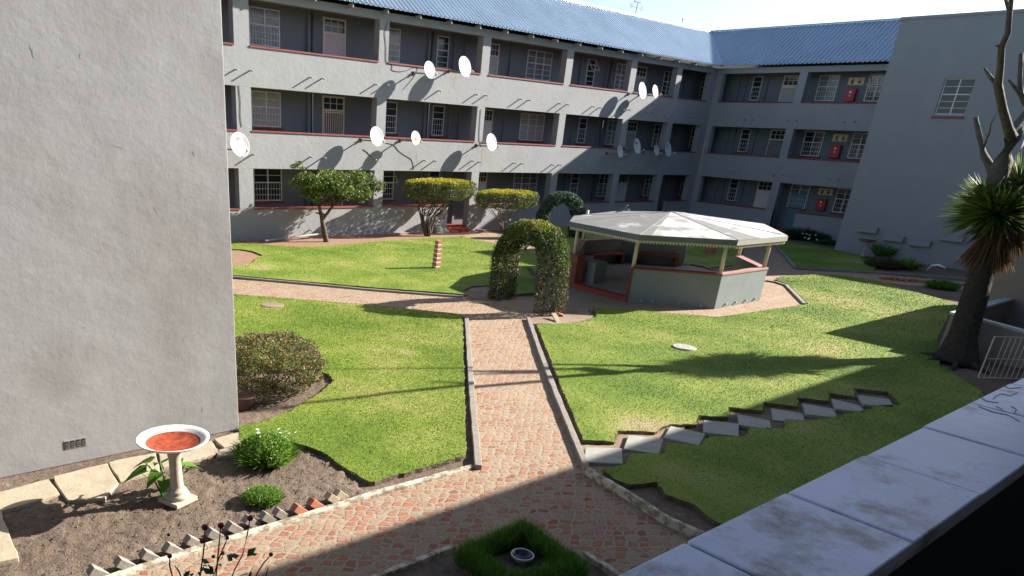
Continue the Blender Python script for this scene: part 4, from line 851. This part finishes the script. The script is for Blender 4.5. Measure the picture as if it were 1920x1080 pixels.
for i in range(15):
    p = G(1655+i*11.2, 522+i*.95, .04); m = MB(); m.prism([(p.x-.12, p.y-.1), (p.x+.12, p.y-.1), (p.x+.1, p.y+.12), (p.x-.1, p.y+.1)], 0, .10+.02*(i % 3)); o = m.build('border_brick', 'brick' if i < 8 else 'kerb', bevel=.015)
    tag(o, 'small shaded border brick beside the far right path, number %s from the left end' % ['one','two','three','four','five','six','seven','eight','nine','ten','eleven','twelve','thirteen','fourteen','fifteen'][i], 'border brick', 'border bricks along the far right path')
# leaning brick post
b = G(817,506); t = thing('brick_post', 'short leaning striped post of red bricks with white mortar on the left lawn', 'post', b)
m = MB(); n_ = MB(); top = pl(825,451,1,b.y); lean = (top-b)*.75
for i in range(7):
    z0, z1 = i*.155, i*.155+.115; o = lean*(i/7); r_ = .115-.004*i
    m.box((b.x-r_+o.x*.6, b.y-r_, z0+.0), (b.x+r_+o.x*.6, b.y+r_, z1)); 
    if i < 6: n_ = MB(); n_.box((b.x-r_*.97+o.x*.6+.01, b.y-r_*.97, z1), (b.x+r_*.97+o.x*.6, b.y+r_*.97, z1+.04)); n_.build('mortar_joint', 'mortar', t)
m.build('bricks', 'brick', t, bevel=.008)
# manhole covers, loose bricks
p = G(1283,651,.09); m = MB(); m.lathe([(.0, .02), (.06, .012), (.14, .022), (.22, .014), (.27, .02), (.29, 0), (.29, -.06)], (p.x, p.y, LW+.015), 24); o = m.build('manhole_cover', 'slab', smooth=False)
tag(o, 'round grey concrete manhole cover in the sunny lawn', 'manhole cover')
p = G(511,572,.08); m = MB(); m.lathe([(.0, .012), (.30, .012), (.33, -.02)], (p.x, p.y, LW+.006), 20); tag(m.build('drain_lid', 'drysoil'), 'faint round drain lid half overgrown in the near left lawn', 'drain lid')
for i, (px, py, ang, tl, s_, l, mt) in enumerate(((1042,603,1.0,.25,(.30,.07,.035),'broken pale tile propped in the soil right of the creeper arch','sandslab'),(1048,594,2.2,.3,(.12,.07,.04),'small half brick lying beside the arch foot','brick'),(1001,520,1.2,.3,(.5,.08,.06),'wooden plank leaning on the kerb behind the arch','bark'))):
    p = G(px, py); m = MB(); c, s0 = math.cos(ang), math.sin(ang)
    m.box((-s_[0], -s_[1], 0), s_, T=lambda x, y, z: (p.x+x*c-y*s0, p.y+x*s0+y*c, .07+z+x*tl)); tag(m.build('loose_'+('plank' if i == 2 else 'brick'), mt, bevel=.006), l, 'plank' if i == 2 else 'brick')
q0, q1 = G(885,568), G(917,571); m = MB(); m.tube([(q0.x, q0.y, .05), (q1.x, q1.y, .05)], .035, 6); tag(m.build('timber_edging', 'sandslab'), 'pale timber edging piece at the left foot of the arch', 'timber')
# gate
a, b = G(1833,711), None; d = Vector((.84, -.54, 0)).normalized(); t = thing('garden_gate', 'small cream barred metal gate standing open beside the palm', 'gate', a)
w_ = 1.25; hgt = .98
m = MB(); A = Vector((a.x, a.y, .04)); Bt = A+Vector((-.0, 0, hgt)); m.tube([A, Bt], .018, 6); m.tube([A+d*w_, Bt+d*w_], .018, 6); m.tube([A, A+d*w_], .015, 6); m.tube([Bt, Bt+d*w_], .015, 6); m.tube([A+Vector((0, 0, .46)), A+Vector((0, 0, .46))+d*w_], .012, 6); m.build('gate_frame', 'gate', t)
for i in range(1, 9): p = A+d*w_*i/9; MB().tube([p, p+Vector((0, 0, hgt if i != 1 else .40))], .008, 5).build('gate_bar', 'gate', t)
# ------------------------------------------------------------------ planting
def ell(n, c, r, shell=.45, zmin=-1):
    P = unit(rng.normal(size=(n*2, 3))); q = P[P[:, 2] > zmin][:n]; k = len(q)
    s = 1-shell*rng.uniform(0, 1, (k, 1))**1.5; return np.array(c)+q*s*np.array(r), q
def clumped(n, cs):
    P = []; N = []
    for c, r, wt in cs:
        a, b = ell(max(4, int(n*wt)), c, r); P.append(a); N.append(b)
    return np.concatenate(P), np.concatenate(N)
def limb(m, a, b, r0, r1, k=5, j=.04):
    a, b = Vector(a), Vector(b); pts = [a.lerp(b, i/k)+(Vector((random.gauss(0, j), random.gauss(0, j), random.gauss(0, j*.5))) if 0 < i < k else Vector((0, 0, 0))) for i in range(k+1)]
    m.tube(pts, [r0+(r1-r0)*i/k for i in range(k+1)], 7)
    return pts
# round-crowned citrus tree
TY = 28.05
b = Vector((18.0, TY, 0)); t = thing('garden_tree', 'bushy bright green tree with forked trunk before the sunlit facade', 'tree', b)
m = MB(); f = pl(604,412,1,TY); limb(m, b, f, .13, .10, 5, .015); lf = pl(598,385,1,TY); rf = pl(625,385,1,TY); limb(m, f, lf, .10, .07, 3, .01); limb(m, f, rf, .075, .05, 4, .01); limb(m, pl(607,402,1,TY), pl(592,399,1,TY), .05, .03, 3, .01)
for _ in range(26):
    s_ = random.choice((lf, rf)); e = Vector((random.uniform(16.9, 20.8), TY+random.uniform(-.7, .6), random.uniform(1.9, 2.8))); limb(m, s_, e, .035, .008, 4, .06)
limb(m, lf, pl(560,306,1,TY), .02, .006, 5, .05); m.build('trunk', 'bark', t, smooth=True)
cs = []
for _ in range(64):
    a = random.uniform(0, 6.28); q = math.sqrt(random.random()); x = 18.75+math.cos(a)*q*2.05; y = TY+math.sin(a)*q*.62; z = 2.32+random.uniform(-.48, .5)*(1-.35*q); r_ = random.uniform(.22, .46); cs.append(((x, y, z), (r_*1.2, r_, r_*.8), .0165))
for px, py in ((560,306),(552,312),(568,316),(578,325),(548,342)): q = pl(px, py, 1, TY); cs.append(((q.x, q.y, q.z), (.18, .12, .09), .004))
P, N = clumped(14000, cs); leaves('crown', P, .105, .055, 'leafbright', t, N)
def topiary(base, x0, x1, zlo, zhi, lab, nst, seed, leafn, yy):
    random.seed(seed); t = thing('topiary_tree', lab, 'tree', base, 'flat-topped clipped trees')
    cx_ = (x0+x1)/2; rx = (x1-x0)/2; m = MB()
    for i in range(nst):
        a = 6.28*i/nst+random.uniform(-.3, .3); s0 = base+Vector((math.cos(a)*.10, math.sin(a)*.10, 0)); md = Vector((base.x+math.cos(a)*rx*.22, yy+math.sin(a)*.2, zlo*.55)); e = Vector((cx_+math.cos(a)*rx*.62, yy+math.sin(a)*.5, zlo+.12))
        p = limb(m, s0, md, .045, .032, 4, .02); p2 = limb(m, p[-1], e, .032, .018, 4, .04)
        for _ in range(3): limb(m, random.choice(p2[:3]), Vector((cx_+random.uniform(-.9, .9)*rx, yy+random.uniform(-.6, .6), zlo+.2)), .016, .007, 4, .04)
    m.build('trunk', 'bark' if nst > 8 else 'palebark', t, smooth=True)
    k = leafn; a = rng.uniform(0, 6.283, k); q = np.sqrt(rng.uniform(0, 1, k)); face = rng.uniform(0, 1, k)
    q = np.where(face < .55, 1-.12*rng.uniform(0, 1, k)**1.5, q); z = np.where(face < .55, rng.uniform(0, 1, k), np.where(face < .9, 1-.12*rng.uniform(0, 1, k), .1*rng.uniform(0, 1, k)))
    rad = q*(.80+.2*np.sin(np.clip(z, 0, 1)*2.6)); w1 = 1+.05*np.sin(a*5+seed)+.04*np.sin(a*11)
    P = np.stack([cx_+np.cos(a)*rad*rx*w1, yy+np.sin(a)*rad*.95*w1, zlo+z*(zhi-zlo)*(1-.12*q**3)+.03*np.sin(a*7)], 1)
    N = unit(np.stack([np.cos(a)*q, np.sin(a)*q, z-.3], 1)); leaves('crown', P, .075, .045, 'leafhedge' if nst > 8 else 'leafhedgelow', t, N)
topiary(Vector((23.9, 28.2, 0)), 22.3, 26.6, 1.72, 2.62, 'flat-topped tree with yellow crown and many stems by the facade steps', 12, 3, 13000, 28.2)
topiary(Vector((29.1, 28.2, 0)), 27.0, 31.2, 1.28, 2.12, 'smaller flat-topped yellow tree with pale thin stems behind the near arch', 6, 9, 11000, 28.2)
random.seed(21)
def archplant(name, lab, ca, cb, H, rad, dep, mt, n, dryleg=True, frame=True):
    """ca, cb: leg centres on the ground"""
    ca, cb = Vector(ca), Vector(cb); t = thing('arch_hedge', lab, 'garden arch', (*((ca+cb)/2).to_2d(), 0)); R = (cb-ca).length/2; u = (cb-ca).normalized(); v = Vector((-u.y, u.x, 0)); hs = H-R
    def pt(s):   # s 0..1 along centre line
        Lh = hs; La = math.pi*R; tot = 2*Lh+La; q = s*tot
        if q < Lh: return ca+Vector((0, 0, q)), -u
        if q < Lh+La: th = (q-Lh)/R; return (ca+cb)/2+u*(-math.cos(th)*R)+Vector((0, 0, hs+math.sin(th)*R)), (-u*math.cos(th)+Vector((0, 0, math.sin(th))))
        return cb+Vector((0, 0, tot-q)), u
    S_ = rng.uniform(0, 1, n); P = []; N = []; 
    for s in S_:
        c, o = pt(s); a = random.uniform(0, 6.283); q = 1-.5*random.random()**2.2
        rr_ = rad*(1+.12*math.sin(s*37)+.10*math.sin(s*83+2)+.1*math.sin(a*3+s*20))*(1.08 if s > .6 else .72 if s < .36 else .85)
        d = o*math.cos(a)*rr_*q+v*math.sin(a)*dep*q; P.append(c+d); N.append((o*math.cos(a)+v*math.sin(a)))
    P = np.array([p[:] for p in P]); N = np.array([p[:] for p in N])
    if dryleg:
        low = (P[:, 2] < 1.25+rng.normal(0, .35, len(P))); drop = low & (rng.uniform(0, 1, len(P)) < .35)
        sel = low & (rng.uniform(0, 1, len(P)) < np.where(S_ > .5, .85, .5)) & ~drop
        leaves('dry_growth', P[sel], .06, .03, 'leafdry', t, N[sel]); g = ~sel & ~drop; leaves('foliage', P[g], .07, .045, mt, t, N[g])
        m = MB()
        for _ in range(150):
            s = random.choice((random.uniform(0, .3), random.uniform(.62, 1))); c, o = pt(s); a = random.uniform(0, 6.28); p0 = c+o*math.cos(a)*rad*.9+v*math.sin(a)*dep*.9; c2, o2 = pt(min(1, max(0, s+random.uniform(-.12, .12)))); a += random.uniform(-.7, .7); p1 = c2+o2*math.cos(a)*rad*1.02+v*math.sin(a)*dep*1.02
            m.tube([p0, (p0+p1)/2+Vector((random.gauss(0, .04), random.gauss(0, .04), 0)), p1], .007, 4)
        m.build('twigs', 'bark', t)
    else: leaves('foliage', P, .09, .06, mt, t, N)
    if frame:
        m = MB()
        for s0 in (-1, 1):
            for r_ in (-.8, .72):
                path = []
                for k in range(0, 41):
                    c, o = pt(k/40); path.append(c+o*rad*r_+v*dep*.8*s0)
                m.tube(path, .007, 5)
        m.build('arch_frame', 'pipe', t)
    return t
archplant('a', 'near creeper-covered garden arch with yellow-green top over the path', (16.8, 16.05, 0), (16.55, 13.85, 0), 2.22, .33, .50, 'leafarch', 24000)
archplant('b', 'farther small dark green ivy arch near the facade', G(1012,448)[:], G(1078,447)[:], 2.02, .30, .42, 'leafdark', 9000, dryleg=False)
def shrub(c, r, n, L, W, mt, lab, name='shrub', part='foliage', zmin=-.3, cat='shrub', lump=.09):
    t = thing(name, lab, cat, (c[0], c[1], 0)); P, N = ell(n, (0, 0, 0), (1, 1, 1), .25, zmin)
    k = 1+lump*np.sin(P[:, 0]*6+1)*np.cos(P[:, 1]*7)+lump*.6*np.sin(P[:, 2]*11+P[:, 0]*9)
    P = P*k[:, None]*np.array(r)+np.array(c); leaves(part, P, L, W, mt, t, N); m = MB()
    for _ in range(9): limb(m, (c[0]+random.uniform(-.08, .08), c[1]+random.uniform(-.08, .08), 0), (c[0]+random.uniform(-.6, .6)*r[0], c[1]+random.uniform(-.6, .6)*r[1], c[2]), .018, .006, 4, .03)
    m.build('stems', 'bark', t); return t
shrub((6.35, 11.75, .56), (1.0, .95, .56), 17000, .05, .028, 'leafshrub', 'large rounded shrub with orange-tipped leaves beside the near end wall', zmin=-.75)
p = G(455,772); m = MB(); m.lathe([(.0, 0), (.15, 0), (.24, .24), (.26, .26), (.22, .26), (.2, .2), (.0, .19)], (p.x+.05, p.y+.1, .02), 20); tag(m.build('plant_pot', 'terracotta', smooth=True), 'dark terracotta bowl under the large round shrub', 'plant pot')
def tuft(c, R, H, n, W, mt, lab, name='plant', cat='plant', part='leaves', up=.8, round_=True):
    t = thing(name, lab, cat, (c[0], c[1], 0)); a = rng.uniform(0, 6.283, n); q = np.sqrt(rng.uniform(0, 1, n)); base = np.stack([c[0]+np.cos(a)*q*R*.75, c[1]+np.sin(a)*q*R*.75, np.full(n, .03)], 1)
    dr = unit(np.stack([np.cos(a)*q, np.sin(a)*q, np.full(n, up)], 1)+rng.normal(0, .18, (n, 3))); h = H*rng.uniform(.55, 1.1, (n, 1))*(1-.35*q[:, None]**2 if round_ else 1)
    s = unit(np.cross(dr, rng.normal(size=(n, 3))))*W/2; mid = base+dr*h*.55; tip = base+dr*h+np.stack([np.cos(a), np.sin(a), -.4+0*a], 1)*h*.12
    V = np.stack([base-s, base+s, mid+s*.9, tip, mid-s*.9], 1).reshape(-1, 3); rawmesh(part, V, 5, mt, t); return t
# daisy clump, clipped mound, arum
c = G(505,872); t = tuft((c.x, c.y+.1), .42, .46, 900, .014, 'leafclump', 'leafy green clump with white daisies at the edge of the soil bed', 'daisy_plant', 'plant')
P, N = ell(2600, (c.x, c.y+.1, .2), (.40, .38, .26), .4, -.2); leaves('foliage', P, .07, .018, 'leafclump', t, N)
for px, py in ((483,806),(484,812),(489,822),(523,805),(537,809),(543,813),(528,818),(536,820),(531,825),(555,811),(526,812)):
    f = pl(px, py, 1, c.y+.15); m = MB(); m.tube([f, Vector((c.x+(f.x-c.x)*.6, c.y+.12, .2))], .004, 4); m.build('flower_stem', 'leafclump', t)
    m = MB(); K = 10; vs = [(f.x, f.y, f.z+.004)]
    for j in range(K*2): th = math.pi*j/K; r_ = .030 if j % 2 == 0 else .018; vs.append((f.x+math.cos(th)*r_, f.y+math.sin(th)*r_*.9, f.z+.008+.006*math.sin(th+px)))
    m.poly(vs, [(0, 1+j, 1+(j+1) % (2*K)) for j in range(2*K)]); m.build('daisy_flower', 'petal', t, fix=False)
c = G(496,945); t = tuft((c.x, c.y+.05), .27, .22, 700, .012, 'leafclump', 'small low dome of green grassy leaves on the near soil', 'clipped_mound', 'plant')
P, N = ell(2600, (c.x, c.y+.05, .10), (.26, .24, .10), .25, .0); leaves('foliage', P, .045, .010, 'leafclump', t, N)
b = Vector((3.06, 8.62, 0)); t = thing('arum_plant', 'arum plant with broad arrow leaves growing behind the birdbath pedestal', 'plant', b)
for (dx, dy, h, L_, az) in ((-.30,.1,.42,.26,2.9),(-.12,.02,.36,.22,3.6),(.30,.05,.40,.24,.2),(.22,.12,.48,.20,.8),(-.02,.1,.50,.2,1.7),(-.18,.2,.5,.24,2.3),(.10,-.1,.30,.2,5.2),(.42,.1,.34,.2,.1),(-.06,-.12,.3,.2,4.2)):
    e = b+Vector((dx, dy, h)); m = MB(); m.tube([b+Vector((dx*.15, dy*.15, .02)), b+Vector((dx*.45, dy*.4, h*.65)), e], [.016, .012, .008], 6); m.build('stalk', 'leafclump', t)
    u = Vector((math.cos(az), math.sin(az), -.25)).normalized(); v = u.cross(Vector((0, 0, 1))).normalized(); pts = [(-.35, .0, -.01), (-.45, .42, .02), (-.1, .5, .03), (.3, .34, .0), (.9, 0, -.08), (.3, -.34, .0), (-.1, -.5, .03), (-.45, -.42, .02)]
    vs = [e+u*(x*L_)+v*(y*L_)+Vector((0, 0, z)) for x, y, z in pts]; vs.append(e+Vector((0, 0, -.012))+u*L_*.1); m = MB(); m.poly(vs, [(8, i, (i+1) % 8) for i in range(8)]); m.build('leaf', 'leafclump', t, fix=False, smooth=True)
# grassy diamond hedge with a bowl of water
hz = .28; corn = [G(985,972,hz), G(852,1026,hz), G(960,1098,hz), G(1108,1060,hz)]; corn = [Vector((p.x, p.y)) for p in corn]; hc = sum(corn, Vector((0, 0)))/4
t = thing('border_hedge', 'diamond-shaped dark green grassy hedge round a soil centre in the shade', 'hedge', (*hc, 0)); P = []
for i in range(4):
    a, b = corn[i], corn[(i+1) % 4]; n = int(9500*(b-a).length/2)
    s = rng.uniform(0, 1, n); q = rng.uniform(0, 1, n)
    for ss, qq in zip(s, q): p = a.lerp(b, ss); p = p.lerp(hc, .02+qq*.33); P.append((p.x, p.y, .04+.12*random.random()))
P = np.array(P); blades('leaves', P, .20, .014, 'leafmondo', t, lean=.9)
m = MB(); m.prism([c_.lerp(hc, .06)[:] for c_ in corn], .0135, .06); m.build('hedge_soil', 'soil', t)
pb = patch('planter_bed', [(640,1130),(735,1084),(850,1038),(985,985),(1098,1052),(1148,1084),(1220,1140)], 'soil', .02, .01)
p = G(979,1045,.12); t = MB(); t.lathe([(.0, .02), (.09, .02), (.135, .10), (.14, .115), (.120, .112), (.10, .06), (.0, .055)], (p.x, p.y, .05), 28, ms=[0, 0, 0, 0, 1, 1]); tag(t.build('water_bowl', ['bathwhite', 'glass'], smooth=True), 'small round white-rimmed bowl in the middle of the diamond hedge', 'bowl')
# rose bush in the bottom left
ry = 3.6; t = thing('rose_bush', 'bare rose stems with dried dark red blooms at the bottom left', 'rose bush', (1.6, ry, 0))
def rp_(px, py): return pl(px, py, 1, ry)
stems = [[(352,1140),(375,1080),(381,1040),(384,1010),(384,990)],[(404,1150),(405,1080),(410,1030),(414,985)],[(410,1150),(440,1068),(455,1040),(464,1000),(469,972)],[(330,1150),(323,1080),(318,1060),(318,1042)],[(470,1120),(482,1075),(495,1055),(508,1041)],[(395,1100),(410,1048),(421,1022),(426,1010)],[(345,1100),(336,1072),(328,1061)],[(500,1110),(497,1085),(503,1063)]]
for i, s in enumerate(stems):
    m = MB(); m.tube([rp_(*q) for q in s], [.0045]*(len(s)-1)+[.003], 6); m.build('stem', 'bark', t)
for px, py, r_ in ((384,989,.02),(414,986,.02),(469,972,.02),(318,1043,.015),(508,1040,.015),(426,1009,.013),(379,1015,.016),(400,1044,.012),(316,1003,.01)):
    q = rp_(px, py); m = MB(); m.lathe([(0, -r_), (r_*.7, -r_*.6), (r_, 0), (r_*.85, r_*.7), (r_*.4, r_*.9), (0, r_*.6)], q, 9); m.build('bloom', 'rose', t)
lv = []
for px, py in ((432,1045),(440,1043),(471,1035),(478,1040),(458,1078),(468,1076),(400,1062),(410,1058),(385,1060),(378,1068),(390,1070),(375,1075),(418,1038),(415,1046),(360,1078),(385,1052),(395,1066),(350,1076)):
    lv.append(rp_(px, py)[:])
leaves('rose_leaves', np.array(lv), .075, .045, 'leafdark', t, None, .1)
# palm-like yucca with bare dead branches
YB, YC = Vector((22.35, 5.40, 0)), Vector((23.35, 5.95, 3.45))
t = thing('yucca_palm', 'tall spiky-headed palm-like tree with thick dark trunk and bare forked branches above', 'tree', YB)
m = MB(); path = []; rad = []
for i in range(12):
    s = i/11; path.append(YB.lerp(YC, s)+Vector((0, 0, 0))+Vector((.03*math.sin(s*5), .02*math.cos(s*4), 0))); rad.append((.56 if i == 0 else .40 if i == 1 else .345-.012*i)*random.uniform(.97, 1.03))
path[0].z = -.03; path.insert(1, YB.lerp(YC, .03)); rad.insert(1, .47)
m.tube(path, rad, 16)
for a in (2.6, 3.4, 4.2, 1.8): m.tube([YB+Vector((0, 0, .15)), YB+Vector((math.cos(a)*.55, math.sin(a)*.55, .07)), YB+Vector((math.cos(a)*.95, math.sin(a)*.95, .02))], [.14, .08, .03], 7)
m.build('trunk', 'palmtrunk', t, smooth=True)
m = MB(); V_ = lambda px, py, o=0: onv(px, py, YC+Vector((.2, .3, 0))*o)
m.tube([V_(1868,420), V_(1868,380), V_(1869,335), V_(1882,300), V_(1897,262), V_(1912,235,1), V_(1935,205,2), V_(1950,150,3), V_(1958,80,4)], [.20, .21, .22, .19, .16, .15, .13, .10, .06], 10)
m.tube([V_(1900,262), V_(1890,240,-.3), V_(1880,205,-.8), V_(1871,160,-1.4), V_(1876,125,-1.9), V_(1878,88,-2.4), V_(1890,62,-2.8), V_(1893,25,-3.2), V_(1896,0,-3.4), V_(1900,-80,-4), V_(1905,-200,-5)], [.12, .10, .09, .085, .07, .065, .06, .05, .045, .035, .02], 9)
m.tube([V_(1876,88,-2.4), V_(1867,85,-2.4)], [.03, .015], 6); m.tube([V_(1870,160,-1.4), V_(1856,143,-1), V_(1846,128,-.6)], [.05, .04, .025], 7)
m.tube([V_(1868,345), V_(1858,315,.5), V_(1845,290,1), V_(1837,258,1.5), V_(1829,220,2)], [.13, .10, .075, .06, .05], 9); m.tube([V_(1843,280,1.1), V_(1855,250,1.1), V_(1858,232,1.1), V_(1869,212,1.1)], [.025, .02, .015, .008], 6); m.tube([V_(1852,262,1.1), V_(1848,250,1.1)], [.015, .006], 5)
m.tube([V_(1935,205,2), V_(1922,192,2), V_(1914,175,2), V_(1912,150,2.2), V_(1915,100,2.5)], [.08, .07, .06, .05, .045], 8); m.tube([V_(1918,183,2), V_(1905,166,2), V_(1891,150,2)], [.05, .04, .02], 7)
m.tube([V_(1893,25,-3.2), V_(1875,-40,-2.5), V_(1860,-120,-2)], [.035, .025, .012], 6); m.tube([V_(1958,80,4), V_(1975,0,5), V_(1970,-120,6)], [.05, .04, .015], 6)
m.build('bare_branch', 'deadwood', t, smooth=True)
def head(c, n, L, name, mt, lo, hi, W=.034, droop=.15):
    a = rng.uniform(0, 6.283, n); el = rng.uniform(lo, hi, n); d = np.stack([np.cos(a)*np.cos(el), np.sin(a)*np.cos(el), np.sin(el)], 1); l = L*rng.uniform(.7, 1.1, (n, 1)); c = np.array(c)
    s = unit(np.cross(d, rng.normal(size=(n, 3))*.3+np.array([[0, 0, 1.]])))*W/2; b0 = c+d*.08; md = c+d*l*.5; tp = c+d*l+np.array([[0, 0, -1.]])*l*droop
    V = np.stack([b0-s*.7, b0+s*.7, md+s, tp, md-s], 1).reshape(-1, 3); rawmesh(name, V, 5, mt, t)
hA = V_(1868,402); hB = V_(1912,352); hC = V_(1852,372)
head(hA, 950, 1.15, 'frond_head', 'frond', -.55, .9, W=.045, droop=.05); head(hB, 450, .9, 'frond_head', 'frond', -.5, 1.4, droop=.03); head(hC, 260, .75, 'frond_head', 'frond', -.2, .9, droop=.03)
head(V_(1874,420,-.6), 1700, 1.1, 'dead_skirt', 'deadfrond', -1.5, -.95, .035, .12); head(V_(1898,400,-.6), 800, 1.0, 'dead_skirt', 'deadfrond', -1.5, -.5, .035, .15)
# far planting in the shade
def far(px, py, R, H, n, W, mt, lab, **k): c = G(px, py); return tuft((c.x, c.y), R, H, n, W, mt, lab, **k)
far(1655,503, .75, .55, 1200, .05, 'leafbrown', 'flat brownish shrub on the shaded soil before the end block', name='shrub', cat='shrub', up=.9)
far(1652,486, .32, .75, 260, .05, 'leafmondo', 'upright spiky green plant right of the dark red birdbath', name='spiky_plant', up=1.8, round_=False)
far(1700,505, .45, .55, 350, .09, 'leafclump', 'broad-leaved green plant right of the brownish shrub', name='leafy_plant', up=.9)
far(1627,488, .4, .2, 300, .05, 'leafmondo', 'low green plant round the base of the dark red birdbath', name='ground_plant', up=.8)
far(1765,541, .62, .36, 1300, .03, 'leafmondo', 'low dark green mound beside the border bricks at far right', name='clipped_mound', up=.9)
far(1868,530, .5, .6, 500, .04, 'leafmondo', 'dark green bush glimpsed right of the palm trunk', name='bush', cat='shrub')
c = G(1500,449); t = tuft((c.x, c.y), .9, .75, 1500, .05, 'leafdark', 'dark leafy bush at the left of the shaded entrance bed', name='bush', cat='shrub')
c = G(1527,450); t = tuft((c.x, c.y), .8, .55, 1100, .05, 'leafdark', 'dark plant with scattered white flowers in the shaded entrance bed', name='flowering_plant')
for px, py in ((1505,439),(1512,440),(1518,442),(1509,447),(1517,448),(1529,442),(1531,451),(1515,450)):
    f = G(px, py, .5); MB().lathe([(0, 0), (.05, .03), (.03, .06), (0, .05)], f, 7).build('white_flower', 'petal', t)
far(1550,458, .8, .3, 500, .05, 'leafdark', 'low dark groundcover at the foot of the shaded entrance wall', name='ground_plant')
c = G(985,468); shrub((c.x, c.y, .35), (.5, .5, .4), 2500, .08, .05, 'leafdark', 'small dark rounded bush seen through the near arch beside the path', name='bush')
for px, py, l in ((470,838,'low green weed at the corner of the near end wall'),):
    far(px, py, .14, .14, 160, .012, 'leafclump', l, name='weed')
p = pl(1753,512,0,G(1753,512).x); q = G(1752,512); m = MB(); m.tube([(q.x, q.y+.35, .06), (q.x, q.y+.2, .3), (q.x, q.y-.05, .36), (q.x, q.y-.35, .28)], [.03, .035, .05, .03], 8); tag(m.build('bent_pipe', 'petal', smooth=True), 'bent white pipe lying on the shaded soil bed left of the palm', 'pipe')
q = G(1330,478); m = MB(); m.box((q.x-.25, q.y-.2, 0), (q.x+.2, q.y+.2, .35)); tag(m.build('brick_block', 'brick', bevel=.02), 'small red brick block on the dark lawn seen through the gazebo', 'brick block')
# foundations and steps details in front of the sunlit facade
q0, q1 = G(450,450), G(800,444); m = MB(); m.box((14, D-.32, 0), (26, D-.004, .07)); struct(m.build('foundation_strip', 'pinkcop')); m = MB(); m.box((28.3, D-.5, 0), (44, D-.004, .06)); struct(m.build('foundation_strip', 'pinkcop'))
a, b = pl(497,451,1,28.6), pl(620,436,1,29.2); m = MB(); m.tube([(a.x, a.y, .1), (b.x, b.y, .22)], .045, 8); tag(m.build('pale_pipe', 'slab'), 'pale pipe lying along the facade left of the bushy tree', 'pipe')
m = MB(); p = Vector((25.6, D-.45, 0)); m.poly([(p.x-.5, p.y-.1, 0), (p.x+.45, p.y-.1, 0), (p.x+.3, p.y+.42, 0), (p.x-.5, p.y+.42, 0), (p.x-.4, p.y+.30, .62), (p.x+.0, p.y+.30, .62), (p.x+.0, p.y+.42, .62), (p.x-.4, p.y+.42, .62)], BF); tag(m.build('concrete_block', 'slab', bevel=.02), 'sloping grey concrete block left of the red entrance steps', 'concrete block')
